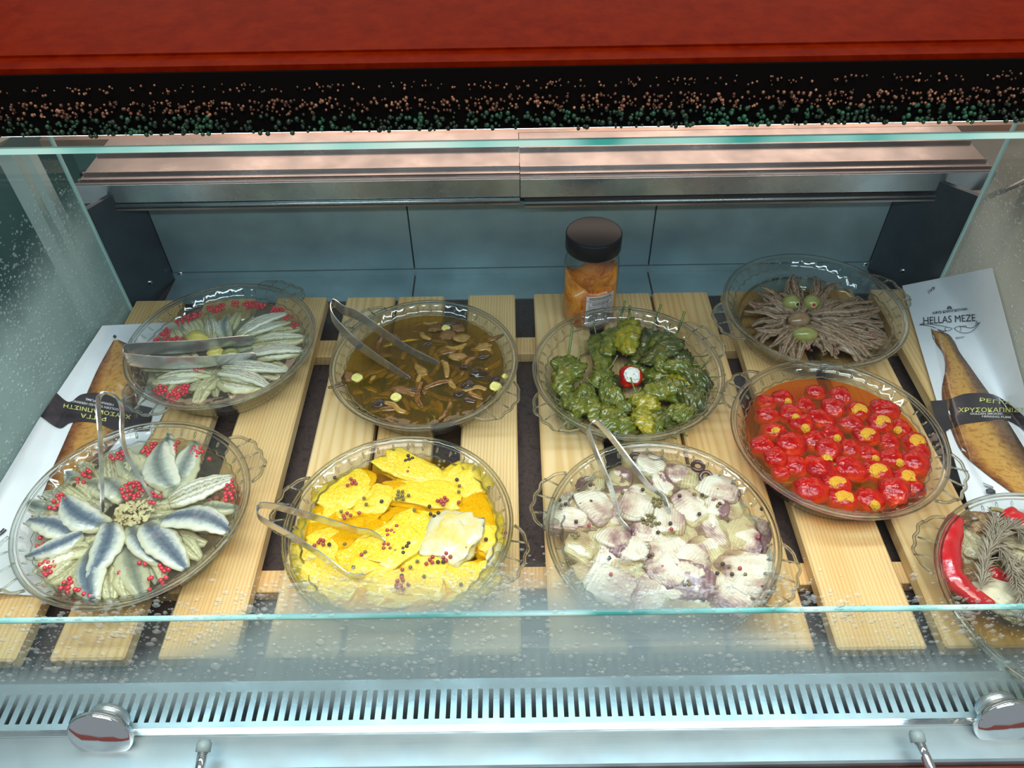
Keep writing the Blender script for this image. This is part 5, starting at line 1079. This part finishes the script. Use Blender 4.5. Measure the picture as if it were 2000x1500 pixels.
# ================================================================== HERRING PACKS
def quad_grid(name, q, surf, off, mt, nu=26, nv=34, th=.0):
    """q = TL, TR, BR, BL in picture coordinates laid onto the pack surface"""
    V = []; UV = []
    for j in range(nv + 1):
        v = j / nv
        for i in range(nu + 1):
            u = i / nu; L = [q[0][k] * (1 - v) + q[3][k] * v for k in (0, 1)]; Rr = [q[1][k] * (1 - v) + q[2][k] * v for k in (0, 1)]
            V.append(surf(L[0] * (1 - u) + Rr[0] * u, L[1] * (1 - u) + Rr[1] * u, off)); UV.append((u, v))
    Fc = [(j * (nu + 1) + i, (j + 1) * (nu + 1) + i, (j + 1) * (nu + 1) + i + 1, j * (nu + 1) + i + 1) for j in range(nv) for i in range(nu)]
    return mesh(name, V, Fc, mt, True, UV)
def rows_mesh(name, rows, surf, off, mt, bulge=0.0, nu=20, dense=30):
    """rows: (xl, yl, xr, yr) stations"""
    P = [Vector((r[0], r[1], 0)) for r in rows]; Q = [Vector((r[2], r[3], 0)) for r in rows]; P = spine(P, dense); Q = spine(Q, dense); V = []; UV = []
    for j, (a, b) in enumerate(zip(P, Q)):
        for i in range(nu + 1):
            u = i / nu; s = a * (1 - u) + b * u; V.append(surf(s.x, s.y, off)); UV.append((j / (len(P) - 1), u))
    Fc = [(j * (nu + 1) + i, (j + 1) * (nu + 1) + i, (j + 1) * (nu + 1) + i + 1, j * (nu + 1) + i + 1) for j in range(len(P) - 1) for i in range(nu)]
    me = mesh(name, V, Fc, mt, True, UV)
    return me
def make_surf(zf, axis_pts, h0, xlim):
    """height function: base sheet + bulge of the fish around its axis"""
    def seg(px, py):
        best = (1e9, 0)
        for (a, b) in zip(axis_pts[:-1], axis_pts[1:]):
            dx, dy = b[0] - a[0], b[1] - a[1]; t = max(0, min(1, ((px - a[0]) * dx + (py - a[1]) * dy) / (dx * dx + dy * dy)))
            d = math.hypot(px - a[0] - t * dx, py - a[1] - t * dy); w = a[2] * (1 - t) + b[2] * t
            if d / w < best[0]: best = (d / w, w)
        return best
    def surf(px, py, off=0.0):
        r, w = seg(px, py); h = h0 * math.sqrt(max(0, 1 - r * r)) * min(1, w / 50) if r < 1 else 0
        z = zf(px, py) + h + off + .0008 * noise.noise(Vector((px * .02, py * .02, 0)))
        p = at(px, py, z)
        if (xlim > 0 and p.x > xlim - off) or (xlim < 0 and p.x < xlim + off):
            q = (xlim - math.copysign(off + .3 * h, xlim)) ; d = p - CAMP; p = CAMP + d * (q / d.x)
        return p
    return surf
M_POUCH = M('pouch_white', [(0.70, 0.74, 0.78), (0.78, 0.81, 0.83)], scale=12, rough=.35, coat=.3, bs=.5, bscale=18, bd=.004)
mf, n_, o_ = nt('smoked_herring_skin'); b_ = prin(n_, o_, .25, 0, .5, .8)
tc_ = n_.nodes.new('ShaderNodeTexCoord'); sp_ = n_.nodes.new('ShaderNodeSeparateXYZ'); n_.links.new(tc_.outputs['UV'], sp_.inputs[0])
v_ = coords(n_); nz_ = noise_t(n_, v_, 55, 4, .6)
q_ = mth(n_, 'ADD', sp_.outputs[1], mth(n_, 'MULTIPLY', mth(n_, 'SUBTRACT', nz_, .5), .35))
ca_ = ramp(n_, q_, [(.0, (.10, .035, .015)), (.14, (.30, .12, .03)), (.26, (.50, .26, .06)), (.60, (.52, .29, .07)), (.78, (.20, .10, .04)), (1.0, (.07, .045, .03))])
vm_ = n_.nodes.new('ShaderNodeMapping'); vm_.inputs['Scale'].default_value = (40, 5, 1); n_.links.new(tc_.outputs['UV'], vm_.inputs[0]); wr_ = noise_t(n_, vm_.outputs[0], 1.6, 3, .6)
mx_ = N(n_, 'ShaderNodeMix', data_type='RGBA', blend_type='MULTIPLY'); mx_.inputs[0].default_value = .7
n_.links.new(ca_, mx_.inputs[6]); n_.links.new(ramp(n_, wr_, [(.36, (.55, .40, .30)), (.5, (1, 1, 1))]), mx_.inputs[7]); n_.links.new(mx_.outputs[2], b_.inputs['Base Color']); bump(n_, b_, wr_, .5, .002)
M_FISH = mf
M_BAND = M('band_black', [(0.022, 0.018, 0.022), (0.045, 0.038, 0.042)], scale=25, rough=.3, coat=.4, bs=.5, bscale=30, bd=.003)
M_YEL = M('print_yellow', [(0.62, 0.60, 0.18)], rough=.5); M_WHT = M('print_white', [(0.62, 0.62, 0.62)], rough=.5); M_INK = M('print_black', [(0.025, 0.028, 0.035)], rough=.5)
def text(name, body, p0, p1, h, surf, off, mt, parent, flip=1, shear=0.0, bold=.008):
    """set lettering from baseline start p0 to end p1 (picture coordinates), height h px, laid on the pack"""
    cu = bpy.data.curves.new('t', 'FONT'); cu.body = body; cu.resolution_u = 3; cu.offset = bold; ob = bpy.data.objects.new('t', cu); COL.objects.link(ob)
    dg = bpy.context.evaluated_depsgraph_get(); me = bpy.data.meshes.new_from_object(ob.evaluated_get(dg)); bpy.data.objects.remove(ob); bpy.data.curves.remove(cu)
    xs = [v.co.x for v in me.vertices]; ys = [v.co.y for v in me.vertices]; x0, x1 = min(xs), max(xs); y0, y1 = min(ys), max(ys)
    d = Vector((p1[0] - p0[0], p1[1] - p0[1])); W = d.length; d.normalize(); up = Vector((d.y, -d.x)) * flip
    for v in me.vertices:
        u = (v.co.x - x0) / (x1 - x0) * W; t = (v.co.y - y0) / (y1 - y0) * h; px = p0[0] + d.x * (u + shear * t) + up.x * t; py = p0[1] + d.y * (u + shear * t) + up.y * t
        v.co = surf(px, py, off)
    me.materials.clear(); me.materials.append(mt); me.name = name
    return link(name, me, parent)
# right pack
def zR(px, py):
    s = (px - (1765 + (py - 557) * .255)) / 175.0; s = max(0, min(1.6, s)); t = max(0, min(1, (800 - py) / 277.0))
    return .006 + .112 * (s ** 1.6 if s < 1 else 1 + (s - 1) * .6) * t ** 1.15 * (1 if s <= 1 else 1)
sR = make_surf(zR, [(1838, 655, 14), (1868, 720, 32), (1905, 800, 50), (1950, 880, 66), (2010, 960, 76)], .014, .646)
pk = thing('smoked_herring_pack', 'white vacuum pack of smoked herring with black band, leaning on the right end glass', 'food pack', (0, 0, 0))
link('pouch', quad_grid('pouch', [(1762, 558), (1938, 523), (2075, 1035), (1898, 1012)], sR, 0, M_POUCH), pk)
link('herring', rows_mesh('herring', [(1818, 641, 1823, 645), (1824, 665, 1856, 655), (1842, 692, 1874, 687), (1846, 722, 1892, 712), (1840, 755, 1916, 746), (1842, 790, 1944, 785), (1856, 835, 1974, 832), (1880, 885, 2010, 890), (1925, 925, 2045, 945), (1975, 962, 2080, 990)], sR, .0010, M_FISH, nu=24, dense=60), pk)
bnd = link('band', rows_mesh('band', [(1817, 783, 1836, 852), (1850, 780, 1860, 835), (1885, 769, 1885, 828), (1925, 768, 1925, 823), (1950, 775, 1965, 820), (1985, 800, 2010, 850), (2040, 850, 2070, 915)], sR, .0016, M_BAND, nu=12, dense=50), pk)
t1 = text('product_name', 'ΡΕΓΓΑ', (1913, 784), (1975, 792), 7.5, sR, .0022, M_YEL, bnd)
t2 = text('product_name', 'ΧΡΥΣΟΚΑΠΝΙΣΤΗ', (1872, 805), (2012, 805), 9, sR, .0022, M_YEL, bnd)
text('product_text', 'GOLDEN SMOKED', (1895, 810), (1958, 810), 4, sR, .0022, M_WHT, bnd)
text('product_text', 'HERRING FUME', (1918, 815), (1975, 817), 4, sR, .0022, M_WHT, bnd)
text('maker_name', 'ΑΦΟΙ ΚΑΡΑΓΚΟΥΝΗ', (1821, 614), (1889, 606), 5.5, sR, .0014, M_INK, pk, 1, 0, .02)
text('maker_logo', 'HELLAS MEZE', (1804, 633), (1905, 627), 13.5, sR, .0014, M_INK, pk, 1, 0, 0.0)
text('maker_town', 'ΒΟΛΟΥ', (1867, 662), (1884, 660), 3.5, sR, .0014, M_INK, pk)
def ink_path(name, pl, w=.9, surf=sR, par=pk, mt=M_INK, off=.0014):
    V = []; Fc = []
    for pts in pl:
        sp = spine([(a, b, 0) for a, b in pts], max(8, 5 * len(pts))); k = len(V)
        for i, p in enumerate(sp):
            t = sp[min(i + 1, len(sp) - 1)] - sp[max(i - 1, 0)]; t.normalize(); nn = Vector((-t.y, t.x, 0)) * w / 2
            V += [surf(p.x + nn.x, p.y + nn.y, off), surf(p.x - nn.x, p.y - nn.y, off)]
        Fc += [(k + 2 * i, k + 2 * i + 1, k + 2 * i + 3, k + 2 * i + 2) for i in range(len(sp) - 1)]
    return link(name, mesh(name, V, Fc, mt, False), par)
qr = lambda L: [(1700 + x * .15, 500 + y * .15) for x, y in L]
ink_path('logo_fish', [qr([(640, 895), (760, 885), (900, 905), (1000, 925), (1065, 945), (1000, 975), (920, 970), (830, 930), (740, 905), (640, 895)]), qr([(985, 925), (970, 950), (985, 975)]), qr([(880, 960), (930, 985), (960, 985)]), qr([(640, 895), (690, 870), (700, 890)])])
ink_path('logo_fish', [qr([(1090, 940), (1150, 915), (1230, 925), (1320, 935), (1370, 905), (1425, 860)]), qr([(1090, 940), (1130, 975), (1200, 1000), (1290, 995), (1360, 945), (1425, 860)]), qr([(1165, 920), (1180, 950), (1165, 980)]), qr([(1170, 920), (1240, 908), (1250, 925)]), qr([(1370, 905), (1380, 850), (1400, 890)])])
ink_path('logo_crown', [qr([(1000, 690), (1010, 665), (1030, 656), (1050, 668), (1055, 688)]), qr([(1005, 688), (1030, 675), (1052, 688)])], 1.6)
ink_path('date_stamp', [qr([(745, 450), (770, 490)]), qr([(760, 440), (790, 465)]), qr([(785, 420), (800, 460)]), qr([(800, 405), (840, 430)]), qr([(815, 400), (825, 450)]), qr([(770, 460), (840, 400)])], .8)
ink_path('care_text', [[(1920, 943), (1940, 951)], [(1921, 948), (1940, 953)], [(1924, 950), (1940, 956)]], 1.0)
q_b = [(1925, 956), (1930, 954), (1938, 954), (1944, 958), (1945, 966), (1927, 964)]
link('round_badge', mesh('round_badge', [sR(a, b, .0016) for a, b in q_b], [tuple(range(6))], M_INK, False), pk)
# left pack
def zL(px, py):
    xl = 205 - (py - 635) * .70 if py < 812 else 80 - (py - 812) * .62
    s = max(-.3, min(1, (px - xl) / 200.0)); return .0035 + .050 * (1 - s) ** 1.6 if s < 1 else .0035
sL = make_surf(zL, [(236, 672, 22), (215, 730, 45), (205, 790, 62), (170, 850, 60), (140, 920, 52), (100, 1000, 40)], .007, -.591)
pk2 = thing('smoked_herring_pack', 'white vacuum pack of smoked herring lying upside down against the left end glass', 'food pack', (0, 0, 0))
link('pouch', rows_mesh('pouch', [(200, 636, 366, 628), (110, 770, 325, 790), (80, 812, 300, 840), (-10, 960, 250, 920), (-80, 1060, 180, 1060), (-110, 1150, 100, 1166)], sL, 0, M_POUCH, nu=26, dense=50), pk2)
link('herring', rows_mesh('herring', [(222, 664, 232, 664), (190, 722, 284, 690), (160, 790, 288, 745), (138, 835, 262, 800), (118, 880, 240, 845), (100, 920, 205, 890), (85, 960, 180, 930), (60, 1010, 150, 990)], sL, .0008, M_FISH, nu=24, dense=60), pk2)
bn2 = link('band', rows_mesh('band', [(110, 767, 79, 813), (135, 785, 115, 836), (160, 770, 140, 825), (200, 768, 185, 826), (240, 783, 232, 842), (300, 797, 292, 842)], sL, .0014, M_BAND, nu=12, dense=50), pk2)
text('product_name', 'ΧΡΥΣΟΚΑΠΝΙΣΤΗ', (256, 811), (125, 788), 8, sL, .0020, M_YEL, bn2)
text('product_name', 'ΡΕΓΓΑ', (208, 815), (158, 807), 8, sL, .0020, M_YEL, bn2)
text('product_text', 'GOLDEN SMOKED HERRING', (232, 798), (142, 781), 4.5, sL, .0020, M_WHT, bn2)
text('product_text', 'HERRING FUME', (222, 789), (168, 777), 4.5, sL, .0020, M_WHT, bn2)
ink_path('printed_mark', [[(226, 660), (222, 657), (225, 654)], [(223, 660), (227, 656)]], 2.2, sL, pk2)
ink_path('logo_print', [[(-5, 1048), (6, 1040), (12, 1034)], [(0, 1062), (8, 1054)], [(0, 1040), (8, 1032)]], 3.0, sL, pk2)

settle()
